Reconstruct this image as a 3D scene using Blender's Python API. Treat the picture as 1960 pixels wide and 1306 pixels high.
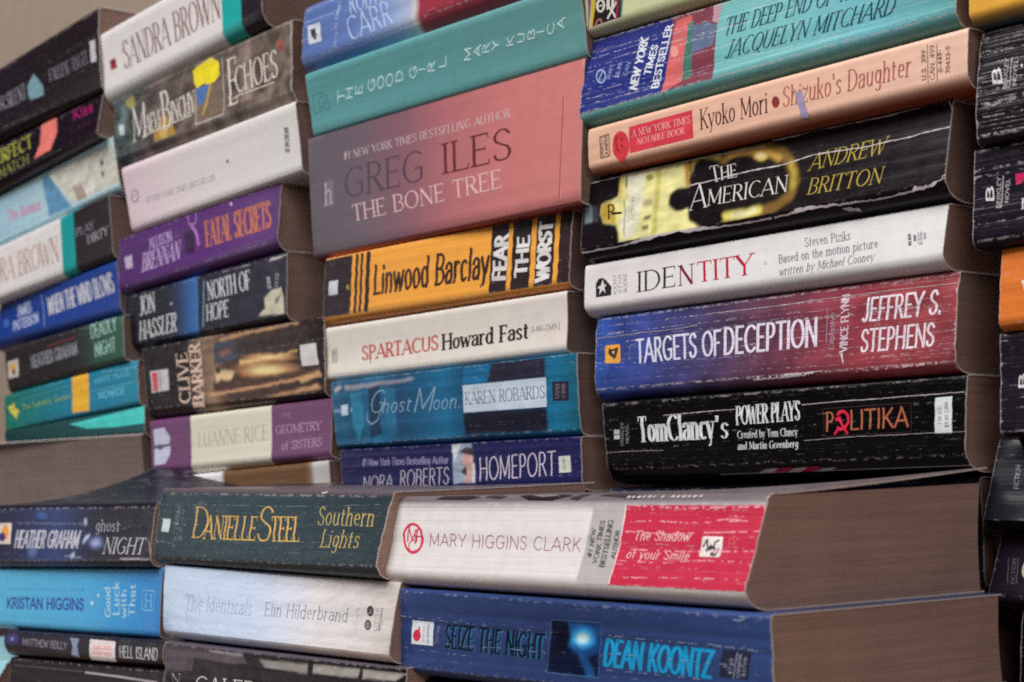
import bpy, bmesh, math, random
import numpy as np
from mathutils import Matrix, Vector, noise
C = bpy.context.scene
for o in list(bpy.data.objects): bpy.data.objects.remove(o)
MM = 0.001
# ---------------------------------------------------------------- camera
yaw, pit, rol = (math.radians(a) for a in (49.69902, 5.17954, -1.49398))
f = Vector((-math.sin(yaw)*math.cos(pit), math.cos(yaw)*math.cos(pit), math.sin(pit)))
r0 = Vector((math.cos(yaw), math.sin(yaw), 0)); u0 = r0.cross(f)
r = r0*math.cos(rol)+u0*math.sin(rol); u = -r0*math.sin(rol)+u0*math.cos(rol)
cd = bpy.data.cameras.new('camera'); cam = bpy.data.objects.new('camera', cd); C.collection.objects.link(cam)
M = Matrix((r, u, -f)).transposed().to_4x4(); M.translation = (0, -0.37028, 0); cam.matrix_world = M
cd.sensor_width = 36; cd.lens = 36*3348.16/1960; cd.clip_start = 0.01; cd.clip_end = 60
cd.dof.use_dof = True; cd.dof.focus_distance = 0.63; cd.dof.aperture_fstop = 20
C.camera = cam
# ---------------------------------------------------------------- world, lamps, exposure
w = bpy.data.worlds.new('World'); C.world = w; w.use_nodes = True
w.node_tree.nodes['Background'].inputs[0].default_value = (0.60, 0.56, 0.60, 1)
w.node_tree.nodes['Background'].inputs[1].default_value = 0.03
def area(name, loc, tgt, sx, sy, power, col):
    l = bpy.data.lights.new(name, 'AREA'); l.shape = 'RECTANGLE'; l.size = sx; l.size_y = sy; l.energy = power; l.color = col
    o = bpy.data.objects.new(name, l); C.collection.objects.link(o); o.location = loc
    o.rotation_euler = (Vector(tgt)-Vector(loc)).to_track_quat('-Z', 'Y').to_euler(); return o
area('skylight_lamp', (-0.95, -1.15, 2.05), (-0.6, 0.05, 0.05), 2.0, 0.9, 84, (1.0, 0.985, 0.975))
area('window_lamp', (-2.60, -1.05, 0.10), (-0.75, 0.02, 0.0), 0.26, 1.3, 2.4, (0.95, 0.96, 1.0))
area('added_fill_lamp', (1.6, -1.15, 1.0), (-0.4, 0.1, 0.0), 1.6, 1.0, 16.5, (1.0, 0.88, 0.83))  # added fill without a visible source, brightens page ends facing right
C.view_settings.view_transform = 'Standard'; C.view_settings.look = 'None'; C.view_settings.exposure = 0; C.view_settings.gamma = 1
C.render.engine = 'CYCLES'; C.cycles.use_denoising = False; C.cycles.max_bounces = 8; C.cycles.pixel_filter_type = 'BLACKMAN_HARRIS'; C.cycles.filter_width = 1.9
def lin(c, k=1.0):
    o = [v/255/12.92 if v <= 10.3 else ((v/255+0.055)/1.055)**2.4 for v in c]
    l = 0.3*o[0]+0.6*o[1]+0.1*o[2]; g = k*(l/(l+0.014)) if k != 1.0 else 1.0
    return [min(0.86, max(0.003, v*g)) for v in o]
ALB = 1.17
# ---------------------------------------------------------------- materials
def nodes(m):
    m.use_nodes = True; nt = m.node_tree; nt.nodes.clear()
    out = nt.nodes.new('ShaderNodeOutputMaterial'); b = nt.nodes.new('ShaderNodeBsdfPrincipled')
    nt.links.new(b.outputs[0], out.inputs[0]); return nt, b
class N:
    def __init__(s, nt): s.nt = nt
    def _in(s, sock, v):
        if hasattr(v, 'is_linked') or hasattr(v, 'links'): s.nt.links.new(v, sock)
        else: sock.default_value = v
    def math(s, op, a, b=0.0, c=0.0, clamp=False):
        n = s.nt.nodes.new('ShaderNodeMath'); n.operation = op; n.use_clamp = clamp
        for i, v in enumerate((a, b, c)): s._in(n.inputs[i], v)
        return n.outputs[0]
    def comb(s, x, y, z):
        n = s.nt.nodes.new('ShaderNodeCombineXYZ')
        for i, v in enumerate((x, y, z)): s._in(n.inputs[i], v)
        return n.outputs[0]
    def noise(s, vec, scale=1, detail=2, rough=0.5):
        n = s.nt.nodes.new('ShaderNodeTexNoise'); n.inputs['Scale'].default_value = scale; n.inputs['Detail'].default_value = detail; n.inputs['Roughness'].default_value = rough
        s._in(n.inputs['Vector'], vec); return n.outputs[0]
    def ramp(s, v, a, b, c=0.0, d=1.0):
        n = s.nt.nodes.new('ShaderNodeMapRange'); n.interpolation_type = 'SMOOTHSTEP'
        for i, x in enumerate((v, a, b, c, d)): s._in(n.inputs[i], x)
        return n.outputs[0]
    def mix(s, fac, a, b):
        n = s.nt.nodes.new('ShaderNodeMix'); n.data_type = 'RGBA'
        s._in(n.inputs[0], fac); s._in(n.inputs[6], a); s._in(n.inputs[7], b); return n.outputs[2]
def cover_material(seed, w, h, wear, gloss):
    m = bpy.data.materials.new('printed_cover'); nt, b = nodes(m); g = N(nt)
    uvn = nt.nodes.new('ShaderNodeUVMap'); uvn.uv_map = 'UV'
    sp = nt.nodes.new('ShaderNodeSeparateXYZ'); nt.links.new(uvn.outputs[0], sp.inputs[0])
    U = g.math('MULTIPLY', sp.outputs[0], 100.0); V = g.math('MULTIPLY', sp.outputs[1], 100.0)   # back to millimetres
    at = nt.nodes.new('ShaderNodeAttribute'); at.attribute_name = 'Col'
    # long reading creases that run along the spine, broken up where the print survived
    rid = g.noise(g.comb(g.math('MULTIPLY', U, 0.0035), g.math('MULTIPLY', V, 0.20+0.16*wear), seed), 1, 1.5)
    rid = g.math('ABSOLUTE', g.math('SUBTRACT', rid, 0.5))
    brk = g.noise(g.comb(g.math('MULTIPLY', U, 0.30), g.math('MULTIPLY', V, 0.7), seed+7.3), 1, 4, 0.65)
    fine = g.noise(g.comb(g.math('MULTIPLY', U, 1.1), g.math('MULTIPLY', V, 2.6), seed+3.1), 1, 3, 0.7)
    line = g.ramp(rid, 0.002, 0.010+0.015*wear, 1, 0)
    bk = g.ramp(brk, 0.60-0.16*wear, 0.66-0.12*wear)
    crease = g.math('MULTIPLY', g.math('MULTIPLY', line, bk), g.ramp(fine, 0.40, 0.56))
    crease = g.math('MULTIPLY', crease, min(0.95, wear*1.25))
    # faint second family of hairlines
    rid2 = g.noise(g.comb(g.math('MULTIPLY', U, 0.012), g.math('MULTIPLY', V, 0.55), seed+20), 1, 1)
    rid2 = g.ramp(g.math('ABSOLUTE', g.math('SUBTRACT', rid2, 0.5)), 0.0, 0.022, 1, 0)
    hair = g.math('MULTIPLY', g.math('MULTIPLY', rid2, g.ramp(brk, 0.50, 0.62)), 0.30*wear)
    inside = g.math('MULTIPLY', g.math('GREATER_THAN', V, -0.5), g.math('LESS_THAN', V, h+0.5))
    crease = g.math('MULTIPLY', g.math('MAXIMUM', crease, hair), inside)
    # rubbed hinges and ends
    dh = g.math('MINIMUM', g.math('ABSOLUTE', V), g.math('ABSOLUTE', g.math('SUBTRACT', V, h)))
    hin = g.math('MULTIPLY', g.ramp(dh, 0.10, 0.55, 1, 0), g.ramp(brk, 0.56-0.16*wear, 0.63-0.14*wear))
    hin = g.math('MULTIPLY', hin, g.math('MULTIPLY', g.ramp(fine, 0.38, 0.55), min(0.9, wear*1.2+.05)))
    de = g.math('MINIMUM', U, g.math('SUBTRACT', w, U))
    end = g.ramp(g.math('SUBTRACT', de, g.math('MULTIPLY', g.ramp(brk, 0.5, 0.8), 0.5+1.1*wear)), 0.0, 0.35, 1, 0)
    end = g.math('MULTIPLY', end, min(0.9, 0.3+wear))
    speck = g.math('MULTIPLY', g.ramp(g.noise(g.comb(U, V, seed+11), 0.9, 2), 0.735-0.03*wear, 0.76), 0.5*wear)
    topz = g.ramp(V, h+1.0, h+6.0)
    cr = g.noise(g.comb(g.math('MULTIPLY', U, .05), g.math('MULTIPLY', V, .12), seed+9), 1, 6, .7)
    rub = g.math('MULTIPLY', g.math('MULTIPLY', topz, g.ramp(cr, 0.52, 0.70)), 0.22)
    hin = g.math('MAXIMUM', hin, rub)
    tot = g.math('MAXIMUM', g.math('MAXIMUM', crease, hin), g.math('MAXIMUM', end, speck))
    # print: slight mottling and grime
    mot = g.noise(g.comb(U, V, seed+1), 0.16, 4, 0.6)
    gr = g.noise(g.comb(U, V, seed+2), 1.7, 3, 0.6)
    val = g.math('ADD', g.ramp(mot, 0.25, 0.75, 0.95, 1.03), g.ramp(gr, 0.3, 0.7, -0.015, 0.015))
    vm = nt.nodes.new('ShaderNodeVectorMath'); vm.operation = 'SCALE'
    nt.links.new(at.outputs['Color'], vm.inputs[0]); nt.links.new(val, vm.inputs['Scale'])
    col = g.mix(g.math('MULTIPLY', tot, 0.8), vm.outputs[0], (0.60, 0.54, 0.55, 1))
    nt.links.new(col, b.inputs['Base Color'])
    ro = g.math('ADD', g.ramp(mot, 0.2, 0.8, 0.22 if not gloss else 0.16, 0.36 if not gloss else 0.28), g.math('MULTIPLY', tot, 0.35))
    nt.links.new(ro, b.inputs['Roughness'])
    b.inputs['Specular IOR Level'].default_value = 0.15 if not gloss else 0.5
    if gloss: b.inputs['Coat Weight'].default_value = 0.6*gloss; b.inputs['Coat Roughness'].default_value = 0.10
    groove = g.math('ADD', g.ramp(rid, 0.0, 0.05, -1.0*wear, 0.0), g.math('MULTIPLY', g.ramp(rid2, 0, 1), -0.35*wear))
    groove = g.math('ADD', groove, g.math('MULTIPLY', g.math('MULTIPLY', cr, topz), 9.0))
    if gloss: groove = g.math('ADD', groove, g.math('MULTIPLY', g.noise(g.comb(g.math('MULTIPLY', U, .035), g.math('MULTIPLY', V, .11), seed+14), 1, 3, .55), 9.0))
    hgt = g.math('ADD', groove, g.math('ADD', g.math('MULTIPLY', gr, 0.02), g.math('MULTIPLY', g.noise(g.comb(g.math('MULTIPLY', U, .02), g.math('MULTIPLY', V, .22), seed+4), 1, 2), 1.6)))
    bp = nt.nodes.new('ShaderNodeBump'); bp.inputs['Strength'].default_value = 0.3; bp.inputs['Distance'].default_value = 0.0003
    nt.links.new(hgt, bp.inputs['Height']); nt.links.new(bp.outputs[0], b.inputs['Normal'])
    return m
def page_material(name, col, seed):
    m = bpy.data.materials.new(name); nt, b = nodes(m); g = N(nt)
    tc = nt.nodes.new('ShaderNodeTexCoord'); sp = nt.nodes.new('ShaderNodeSeparateXYZ'); nt.links.new(tc.outputs['Object'], sp.inputs[0])
    X, Y, Z = (g.math('MULTIPLY', sp.outputs[i], 1000.0) for i in range(3))
    Zw = g.math('ADD', Z, g.math('MULTIPLY', g.noise(g.comb(g.math('MULTIPLY', X, .03), g.math('MULTIPLY', Y, .03), seed), 1, 2), 1.2))
    a = g.noise(g.comb(g.math('MULTIPLY', X, 0.02), g.math('MULTIPLY', Y, 0.02), g.math('MULTIPLY', Zw, 4.6)), 1, 3, 0.7)
    bnd = g.noise(g.comb(g.math('MULTIPLY', X, 0.01), g.math('MULTIPLY', Y, 0.012), g.math('MULTIPLY', Zw, 0.45)), 1, 3, 0.6)
    blot = g.noise(g.comb(X, Y, Z), 0.05, 3)
    v = g.math('ADD', g.ramp(a, 0.2, 0.8, 0.78, 1.14), g.math('ADD', g.ramp(bnd, 0.3, 0.7, -0.07, 0.05), g.ramp(blot, 0.3, 0.7, -0.06, 0.05)))
    vm = nt.nodes.new('ShaderNodeVectorMath'); vm.operation = 'SCALE'; vm.inputs[0].default_value = col; nt.links.new(v, vm.inputs['Scale'])
    nt.links.new(vm.outputs[0], b.inputs['Base Color']); b.inputs['Roughness'].default_value = 0.9; b.inputs['Specular IOR Level'].default_value = 0.2
    bp = nt.nodes.new('ShaderNodeBump'); bp.inputs['Strength'].default_value = 0.6; bp.inputs['Distance'].default_value = 0.0003
    nt.links.new(a, bp.inputs['Height']); nt.links.new(bp.outputs[0], b.inputs['Normal']); return m
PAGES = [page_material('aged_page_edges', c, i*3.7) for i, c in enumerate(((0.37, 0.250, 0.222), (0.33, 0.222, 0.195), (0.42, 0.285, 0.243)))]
SHADEDPAGES = [page_material('shaded_page_edges', c, i*5.1+40) for i, c in enumerate(((0.26, 0.172, 0.146), (0.20, 0.132, 0.112), (0.31, 0.205, 0.172)))]  # darker copies: shade between the back stacks put into the page colour
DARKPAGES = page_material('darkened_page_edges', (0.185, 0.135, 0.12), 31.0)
def plain(name, col, rough=0.8, scale=30, amt=0.1):
    m = bpy.data.materials.new(name); nt, b = nodes(m); g = N(nt)
    tc = nt.nodes.new('ShaderNodeTexCoord'); n = g.noise(tc.outputs['Object'], scale, 5, 0.6)
    vm = nt.nodes.new('ShaderNodeVectorMath'); vm.operation = 'SCALE'; vm.inputs[0].default_value = col; nt.links.new(g.ramp(n, .25, .75, 1-amt, 1+amt), vm.inputs['Scale'])
    nt.links.new(vm.outputs[0], b.inputs['Base Color']); b.inputs['Roughness'].default_value = rough
    bp = nt.nodes.new('ShaderNodeBump'); bp.inputs['Strength'].default_value = 0.3; bp.inputs['Distance'].default_value = 0.001
    nt.links.new(n, bp.inputs['Height']); nt.links.new(bp.outputs[0], b.inputs['Normal']); return m
EDGE = plain('bare_card_edge', (0.66, 0.60, 0.57), 0.8, 900, 0.2)
# ---------------------------------------------------------------- pen letters: skeleton strokes drawn with a broad or even nib
GL = {
'A':'.74|0,0 .37,1|.37,1 .74,0|.13,.32 .61,.32','B':'.6|.08,0 .08,1|.08,1 .3,1 @.3,.76,.22,.24,90,-90 .08,.52|.08,.52 .3,.52 @.3,.26,.27,.26,90,-90 .08,0',
'C':'.7|@.42,.5,.38,.5,48,312','D':'.7|.08,0 .08,1|.08,1 .26,1 @.26,.5,.4,.5,90,-90 .08,0','E':'.54|.08,0 .08,1|.08,1 .5,1|.08,.52 .42,.52|.08,0 .52,0',
'F':'.5|.08,0 .08,1|.08,1 .5,1|.08,.5 .4,.5','G':'.76|@.42,.5,.38,.5,48,290 .68,.1 .68,.44|.46,.44 .72,.44','H':'.72|.08,0 .08,1|.64,0 .64,1|.08,.52 .64,.52',
'I':'.18|.09,0 .09,1','J':'.42|.32,1 .32,.25 @.17,.2,.15,.2,0,-150','K':'.64|.08,0 .08,1|.58,1 .1,.42|.22,.55 .62,0','L':'.5|.08,0 .08,1|.08,0 .5,0',
'M':'.88|.08,0 .08,1|.08,1 .44,.12|.44,.12 .8,1|.8,1 .8,0','N':'.74|.08,0 .08,1|.08,1 .66,0|.66,0 .66,1','O':'.8|@.4,.5,.37,.5,90,450','P':'.56|.08,0 .08,1|.08,1 .28,1 @.28,.74,.23,.26,90,-90 .08,.48',
'Q':'.8|@.4,.5,.37,.5,90,450|.45,.15 .75,-.15','R':'.62|.08,0 .08,1|.08,1 .28,1 @.28,.75,.23,.25,90,-90 .08,.5|.28,.5 .6,0','S':'.54|~.48,.84 .36,.98 .2,.98 .07,.84 .08,.66 .24,.53 .42,.42 .49,.24 .4,.05 .24,.01 .1,.06 .04,.2',
'T':'.6|.3,0 .3,1|0,1 .6,1','U':'.7|.08,1 .08,.32 @.35,.3,.27,.3,180,360 .62,1','V':'.7|0,1 .35,0|.35,0 .7,1','W':'1.0|0,1 .27,0|.27,0 .5,.9|.5,.9 .73,0|.73,0 1,1','X':'.66|0,1 .64,0|.02,0 .62,1','Y':'.66|0,1 .33,.46|.66,1 .33,.46|.33,.46 .33,0',
'Z':'.6|.02,1 .56,1|.56,1 .02,0|.02,0 .58,0',
'a':'.48|~.06,.5 .14,.64 .28,.66 .4,.58 .41,.45|.41,.45 .41,0|~.41,.4 .2,.38 .06,.24 .08,.06 .22,0 .4,.14','b':'.52|.08,1 .08,0|@.27,.33,.2,.33,160,-160','c':'.44|@.26,.33,.2,.33,50,310','d':'.52|.44,1 .44,0|@.25,.33,.2,.33,20,340',
'e':'.48|.07,.36 .43,.36 @.25,.35,.18,.31,5,310','f':'.34|.14,0 .14,.8 @.25,.84,.11,.16,180,50|.02,.64 .3,.64','g':'.5|@.24,.36,.18,.3,90,450|.42,.64 .42,-.1 @.25,-.12,.17,.18,0,-150','h':'.52|.08,1 .08,0|~.08,.46 .18,.62 .32,.66 .43,.54|.43,.54 .43,0',
'i':'.18|.09,.66 .09,0|.09,.86 .09,.94','j':'.2|.12,.66 .12,-.1 @.02,-.12,.1,.18,0,-110|.12,.86 .12,.94','k':'.48|.08,1 .08,0|.42,.64 .1,.26|.2,.36 .46,0','l':'.18|.09,1 .09,0',
'm':'.82|.08,.66 .08,0|~.08,.46 .16,.62 .3,.66 .4,.54|.4,.54 .4,0|~.4,.46 .5,.62 .62,.66 .73,.54|.73,.54 .73,0','n':'.52|.08,.66 .08,0|~.08,.46 .18,.62 .32,.66 .43,.54|.43,.54 .43,0','o':'.5|@.25,.33,.2,.33,90,450','p':'.52|.08,.66 .08,-.28|@.27,.33,.2,.33,160,-160',
'q':'.52|.44,.66 .44,-.28|@.25,.33,.2,.33,20,340','r':'.36|.08,.66 .08,0|~.08,.42 .16,.6 .26,.66 .35,.62','s':'.4|~.35,.55 .26,.65 .14,.65 .06,.53 .1,.4 .28,.28 .34,.14 .26,.02 .14,.01 .05,.1','t':'.34|.14,.86 .14,.14 @.24,.14,.1,.14,180,300|.02,.64 .3,.64',
'u':'.52|.08,.66 .08,.14|~.08,.14 .18,.02 .3,.02 .43,.18|.43,.66 .43,0','v':'.48|.02,.66 .24,0|.24,0 .46,.66','w':'.74|.02,.66 .2,0|.2,0 .37,.6|.37,.6 .54,0|.54,0 .72,.66','x':'.48|.03,.66 .45,0|.03,0 .45,.66','y':'.48|.02,.66 .24,.02|.46,.66 .16,-.22|.16,-.22 .05,-.26','z':'.44|.04,.65 .4,.65|.4,.65 .04,0|.04,0 .42,0',
'0':'.56|@.28,.5,.22,.5,90,450','1':'.36|.22,0 .22,1|.22,1 .08,.84','2':'.54|~.06,.76 .12,.94 .28,1 .44,.9 .44,.68 .06,.02|.06,0 .5,0','3':'.54|~.08,.9 .26,1 .44,.86 .4,.6 .24,.53|~.24,.53 .44,.44 .47,.2 .3,0 .06,.1','4':'.56|.4,0 .4,1|.4,1 .04,.3|.04,.3 .52,.3','5':'.54|.44,1 .12,1|.12,1 .1,.56|~.1,.56 .3,.62 .46,.46 .44,.14 .26,0 .06,.08',
'6':'.54|~.42,.96 .2,.84 .08,.5 .1,.14 .26,0 .44,.12 .46,.4 .3,.56 .1,.42','7':'.52|.04,1 .48,1|.48,1 .18,0','8':'.54|@.27,.76,.18,.24,90,450|@.27,.26,.22,.26,90,450','9':'.54|~.12,.04 .34,.16 .46,.5 .44,.86 .28,1 .1,.88 .08,.6 .24,.44 .44,.58',
'.':'.2|.1,0 .1,.08',',':'.2|.12,.08 .06,-.14',"'":'.18|.09,1 .08,.76','-':'.36|.04,.36 .32,.36','#':'.6|.2,0 .28,1|.38,0 .46,1|.04,.66 .58,.66|.02,.34 .56,.34','$':'.56|~.46,.8 .3,.94 .1,.84 .12,.6 .4,.42 .46,.2 .28,.04 .06,.16|.28,-.1 .28,1.1','/':'.4|.02,0 .38,1',' ':'.3'}
def catmull(p, n=5):
    q = [p[0]]+p+[p[-1]]; out = []
    for i in range(1, len(q)-2):
        a, b, c, d = q[i-1:i+3]
        for k in range(n):
            t = k/n
            out.append(tuple(0.5*((2*b[j])+(c[j]-a[j])*t+(2*a[j]-5*b[j]+4*c[j]-d[j])*t*t+(3*b[j]-a[j]-3*c[j]+d[j])*t**3) for j in (0, 1)))
    out.append(p[-1]); return out
def glyph(ch):
    s = GL.get(ch) or GL.get(ch.upper()) or GL['-']; parts = s.split('|'); strokes = []
    for st in parts[1:]:
        sm = st.startswith('~'); pts = []
        for tok in st.lstrip('~').split():
            if tok[0] == '@':
                cx, cy, rx, ry, a0, a1 = (float(v) for v in tok[1:].split(','))
                n = max(5, int(abs(a1-a0)/18))
                for i in range(n+1):
                    a = math.radians(a0+(a1-a0)*i/n); pts.append((cx+rx*math.cos(a), cy+ry*math.sin(a)))
            else: pts.append(tuple(float(v) for v in tok.split(',')))
        strokes.append(catmull(pts) if sm else pts)
    return float(parts[0]), strokes
def ribbon(pts, half, ext=0.0):
    """quads along a polyline; half(tx, ty) gives the offset vector of the nib for a tangent"""
    P = [Vector(p) for p in pts]; P = [p for i, p in enumerate(P) if i == 0 or (p-P[i-1]).length > 1e-5]
    if len(P) < 2: return []
    closed = (P[0]-P[-1]).length < 1e-3 and len(P) > 6
    runs, cur = [], [P[0]]
    for i in range(1, len(P)):
        cur.append(P[i])
        if i < len(P)-1:
            a, b = (P[i]-P[i-1]).normalized(), (P[i+1]-P[i]).normalized()
            if a.dot(b) < 0.72: runs.append(cur); cur = [P[i]]
    runs.append(cur); quads = []
    for R in runs:
        R = [p.copy() for p in R]
        if not closed:
            t0 = (R[0]-R[1]).normalized(); t1 = (R[-1]-R[-2]).normalized(); R[0] += t0*ext; R[-1] += t1*ext
        L = []
        for i, p in enumerate(R):
            if closed and i in (0, len(R)-1): t = (R[1]-R[0]).normalized()+(R[-1]-R[-2]).normalized()
            else: t = R[min(i+1, len(R)-1)]-R[max(i-1, 0)]
            t = t.normalized(); o = half(t.x, t.y); L.append((p+o, p-o))
        for a, b in zip(L, L[1:]): quads.append([a[0], a[1], b[1], b[0]])
    return quads
def text_quads(s, q, style):
    wv, wh, serif = style; P0, P1, P2 = Vector(q[0:2]), Vector(q[2:4]), Vector(q[4:6])
    e1, e2 = P1-P0, P2-P0; Wd, H = e1.length, e2.length
    a1, a2 = e1/Wd, e2/H
    gs = [glyph(c) for c in s]; gap = 0.11 if len(s) > 1 else 0
    tot = sum(g[0] for g in gs)+gap*(len(gs)-1); out = []; x = 0.0; sx = Wd/tot
    wv, wh = wv*H, wh*H
    wv = min(wv, 0.42*sx) if not serif else min(wv, 0.46*sx)
    kw = wh*0.5/H
    def m(px, py, x):  # glyph space -> millimetres, kept inside the cap height
        return a1*((x+px)*sx)+a2*((kw+py*(1-2*kw))*H)
    for (gw, strokes), ch in zip(gs, s):
        up = ch.isupper() or ch.isdigit()
        for st in strokes:
            diag = 0
            if len(st) == 2 and serif:
                dx, dy = st[1][0]-st[0][0], st[1][1]-st[0][1]
                if abs(dy) > .3 and abs(dx) > .1: diag = 1 if dx*dy > 0 else -1
            k = 0.42 if diag > 0 else 1.0
            if ch in 'MN' and serif and len(st) == 2 and abs(st[1][0]-st[0][0]) < .02 and (ch == 'N' or st[0][0] < .3): k = 0.45
            # nib offset: wide across uprights, thin across level strokes
            def half(tx, ty, k=k):
                # tangent in letter axes
                lx, ly = tx*a1.x+ty*a1.y, tx*a2.x+ty*a2.y
                if diag: n = Vector((-ty, tx)); return n*(wv*k*0.5)
                n = a1*(-ly*wv*k*0.5)+a2*(lx*wh*0.5); return n
            pts = [P0+m(px, py, x) for px, py in st]
            out += ribbon(pts, half, wh*0.5 if not serif else wh*0.3)
            if serif:
                for e, o in ((st[0], st[1]), (st[-1], st[-2])):
                    dx, dy = e[0]-o[0], e[1]-o[1]; ll = math.hypot(dx, dy) or 1
                    if abs(dy)/ll > .6 and (abs(e[1]) < .01 or abs(e[1]-1) < .01 or abs(e[1]-.66) < .01 or e[1] < -.25):
                        apex = sum(1 for t in strokes for p in (t[0], t[-1]) if abs(p[0]-e[0])+abs(p[1]-e[1]) < .01)
                        if apex > 1 and ch in 'AVWMNXvwyZz47' and not (ch in 'MN' and e[0] < .3 and e[1] > .5): continue
                        if ch in '0123456789sScCgGaetuU(),.' and ch not in '1': continue
                        low = (not up) and e[1] > .5
                        sw = (wv*0.5+0.07*sx)
                        c = P0+m(e[0], e[1], x); l = sw; rr = 0.0 if low and ch not in 'vwyxk' else sw
                        out += ribbon([c-a1*l, c+a1*(rr if rr else wv*0.4)], lambda tx, ty: a2*(wh*0.45))
                    elif abs(dx)/ll > .9 and ch in 'EFLTZz' and abs(dx) > .1 and (len(st) == 2):
                        if ch in 'EFL' and e[0] < .1: continue
                        if ch in 'Zz' and abs(e[0]-o[0]) < .1: continue
                        sg = -1 if e[1] > .8 else 1
                        if abs(e[1]-.5) < .1: 
                            c = P0+m(e[0], e[1], x); out += ribbon([c-a2*(.07*H), c+a2*(.07*H)], lambda tx, ty: a1*(wh*0.45)); continue
                        c = P0+m(e[0], e[1], x); out += ribbon([c, c+a2*(sg*.16*H)], lambda tx, ty: a1*(wh*0.45))
        x += gw+gap
    return out
# ---------------------------------------------------------------- one book
class Book:
    def __init__(s, key, d):
        s.key = key; s.d = d; s.x0, s.z0, s.w, s.h, s.ro, s.ya, s.y, s.sl, s.tp, s.tw = d['p']
        s.rbL, s.rbR, s.rtL, s.rtR = d['g']; s.lift = d.get('lift', (0, 0, 0)); s.depth = d.get('depth', 103.0)
        rb, rt = (s.rbL+s.rbR)/2, (s.rtL+s.rtR)/2
        s.ryb = min(15, max(2.5, 2.0*rb)); s.ryt = min(8, max(2.0, 1.25*rt))
        s.Lb = 0.79*(rb+s.ryb)+.2; s.Lt = 0.79*(rt+s.ryt)+.2
        rnd = random.Random(key); s.seed = rnd.uniform(0, 90); s.conc = d.get('conc', rnd.uniform(-0.25, 0.75)); s.bw = rnd.uniform(-.35, .35); s.rnd = rnd; wr = d.get('wear', .3); s.rip = [0]+[rnd.uniform(-.42, .42)*min(1, wr*1.3+.1) for _ in range(11)]+[0]; s.cor = [rnd.uniform(.2, 1.0)*(.5+wr) for _ in range(4)]
        s.vb = -(s.Lb+s.depth-s.ryb); s.vt = s.h+s.Lt+(s.depth-s.ryt-s.sl)
        s.us = [0, .5, 1.1, 1.9, 2.9, 4.2, 6, 8.5]; s.us = s.us+[12+(s.w-24)*i/36 for i in range(37)]+[s.w-q for q in s.us[::-1]]
        s.vs = [s.h*i/12 for i in range(13)]
        s.va = [-s.Lb*i/6 for i in range(1, 7)]; s.vc = [s.h+s.Lt*i/6 for i in range(1, 7)]
        s.grid = sorted(s.vs+s.va+s.vc+[s.vb+(-s.Lb-s.vb)*t for t in (0, .2, .45, .7, .9)]+[s.h+s.Lt+(s.vt-s.h-s.Lt)*t for t in (.06, .14, .24, .36, .5, .64, .78, .9, 1)])
    def S0(s, u, v):
        t = u/s.w; h = s.h+s.tp*t; sl = s.sl+s.tw*t; rb = s.rbL+(s.rbR-s.rbL)*t; rt = s.rtL+(s.rtR-s.rtL)*t
        bow = s.bw*math.sin(math.pi*t)
        if 0 <= v <= s.h:
            q = v/s.h; i = min(11, int(q*12)); rr = s.rip[i]+(s.rip[i+1]-s.rip[i])*(q*12-i)
            ce = s.cor[0]*math.exp(-u/3.0-q*9)+s.cor[1]*math.exp(-(s.w-u)/3.0-q*9)+s.cor[2]*math.exp(-u/3.0-(1-q)*9)+s.cor[3]*math.exp(-(s.w-u)/3.0-(1-q)*9)
            return Vector((u, sl*q+s.conc*math.sin(math.pi*q)+bow+rr+ce, h*q))
        if v < 0:
            k = min(1.0, -v/s.Lb)**.52; a = k*math.pi/2; ce = s.cor[0]*math.exp(-u/3.0)+s.cor[1]*math.exp(-(s.w-u)/3.0); y = s.ryb*(1-math.cos(a))+bow+ce*(1-.6*k); z = -rb*math.sin(a)
            if -v > s.Lb: k = 1.0; y += -v-s.Lb
            return Vector((u, y, z))
        q = v-s.h; k = min(1.0, q/s.Lt)**.6; a = k*math.pi/2; ce = s.cor[2]*math.exp(-u/3.0)+s.cor[3]*math.exp(-(s.w-u)/3.0); y = sl+s.ryt*(1-math.cos(a))+bow+ce*(1-.6*k); z = h+rt*math.sin(a)
        if q > s.Lt:
            y += q-s.Lt; g = (q-s.Lt)/max(1, s.vt-s.h-s.Lt)
            l0, l1, l2 = s.lift; L = l0+(l1-l0)*min(1, t*2) if t < .5 else l1+(l2-l1)*(t*2-1)
            z += L*g**s.d.get('lexp', 1.25)
        return Vector((u, y, z))
    def S(s, u, v, off=0.0):
        u = min(max(u, 0), s.w); p = s.S0(u, v)
        if off:
            e = .05; v1 = v+e
            du = s.S0(u+.5, v)-s.S0(u-.5, v); dv = s.S0(u, v+e)-s.S0(u, v-e)
            n = du.cross(dv)
            if n.length > 1e-9: p = p+n.normalized()*off
        return p
    def color(s, u, v):
        b = s.d['base']; t = u/s.w; c = b[-1][1]
        for (a, ca), (bb, cb) in zip(b, b[1:]):
            if t <= bb:
                k = (t-a)/max(1e-6, bb-a); k = min(max(k, 0), 1); c = [ca[i]+(cb[i]-ca[i])*k for i in range(3)]; break
        def toward(c, o, k): k = min(max(k, 0), 1); return [c[i]+(o[i]-c[i])*k for i in range(3)]
        if 'bot' in s.d and v < 0: c = toward(c, s.d['bot'], -v/(s.Lb*.35))
        if 'top' in s.d and v > s.h: c = toward(c, s.d['top'], (v-s.h+.3)/(s.Lt*.14))
        m = s.d.get('mott', 0.0)
        if m:
            n = noise.fractal(Vector((u*.09, v*.13, s.seed)), 1.0, 2.2, 4); c = [max(4, x*(1+m*1.4*n)) for x in c]
        return lin(c, ALB)
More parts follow.
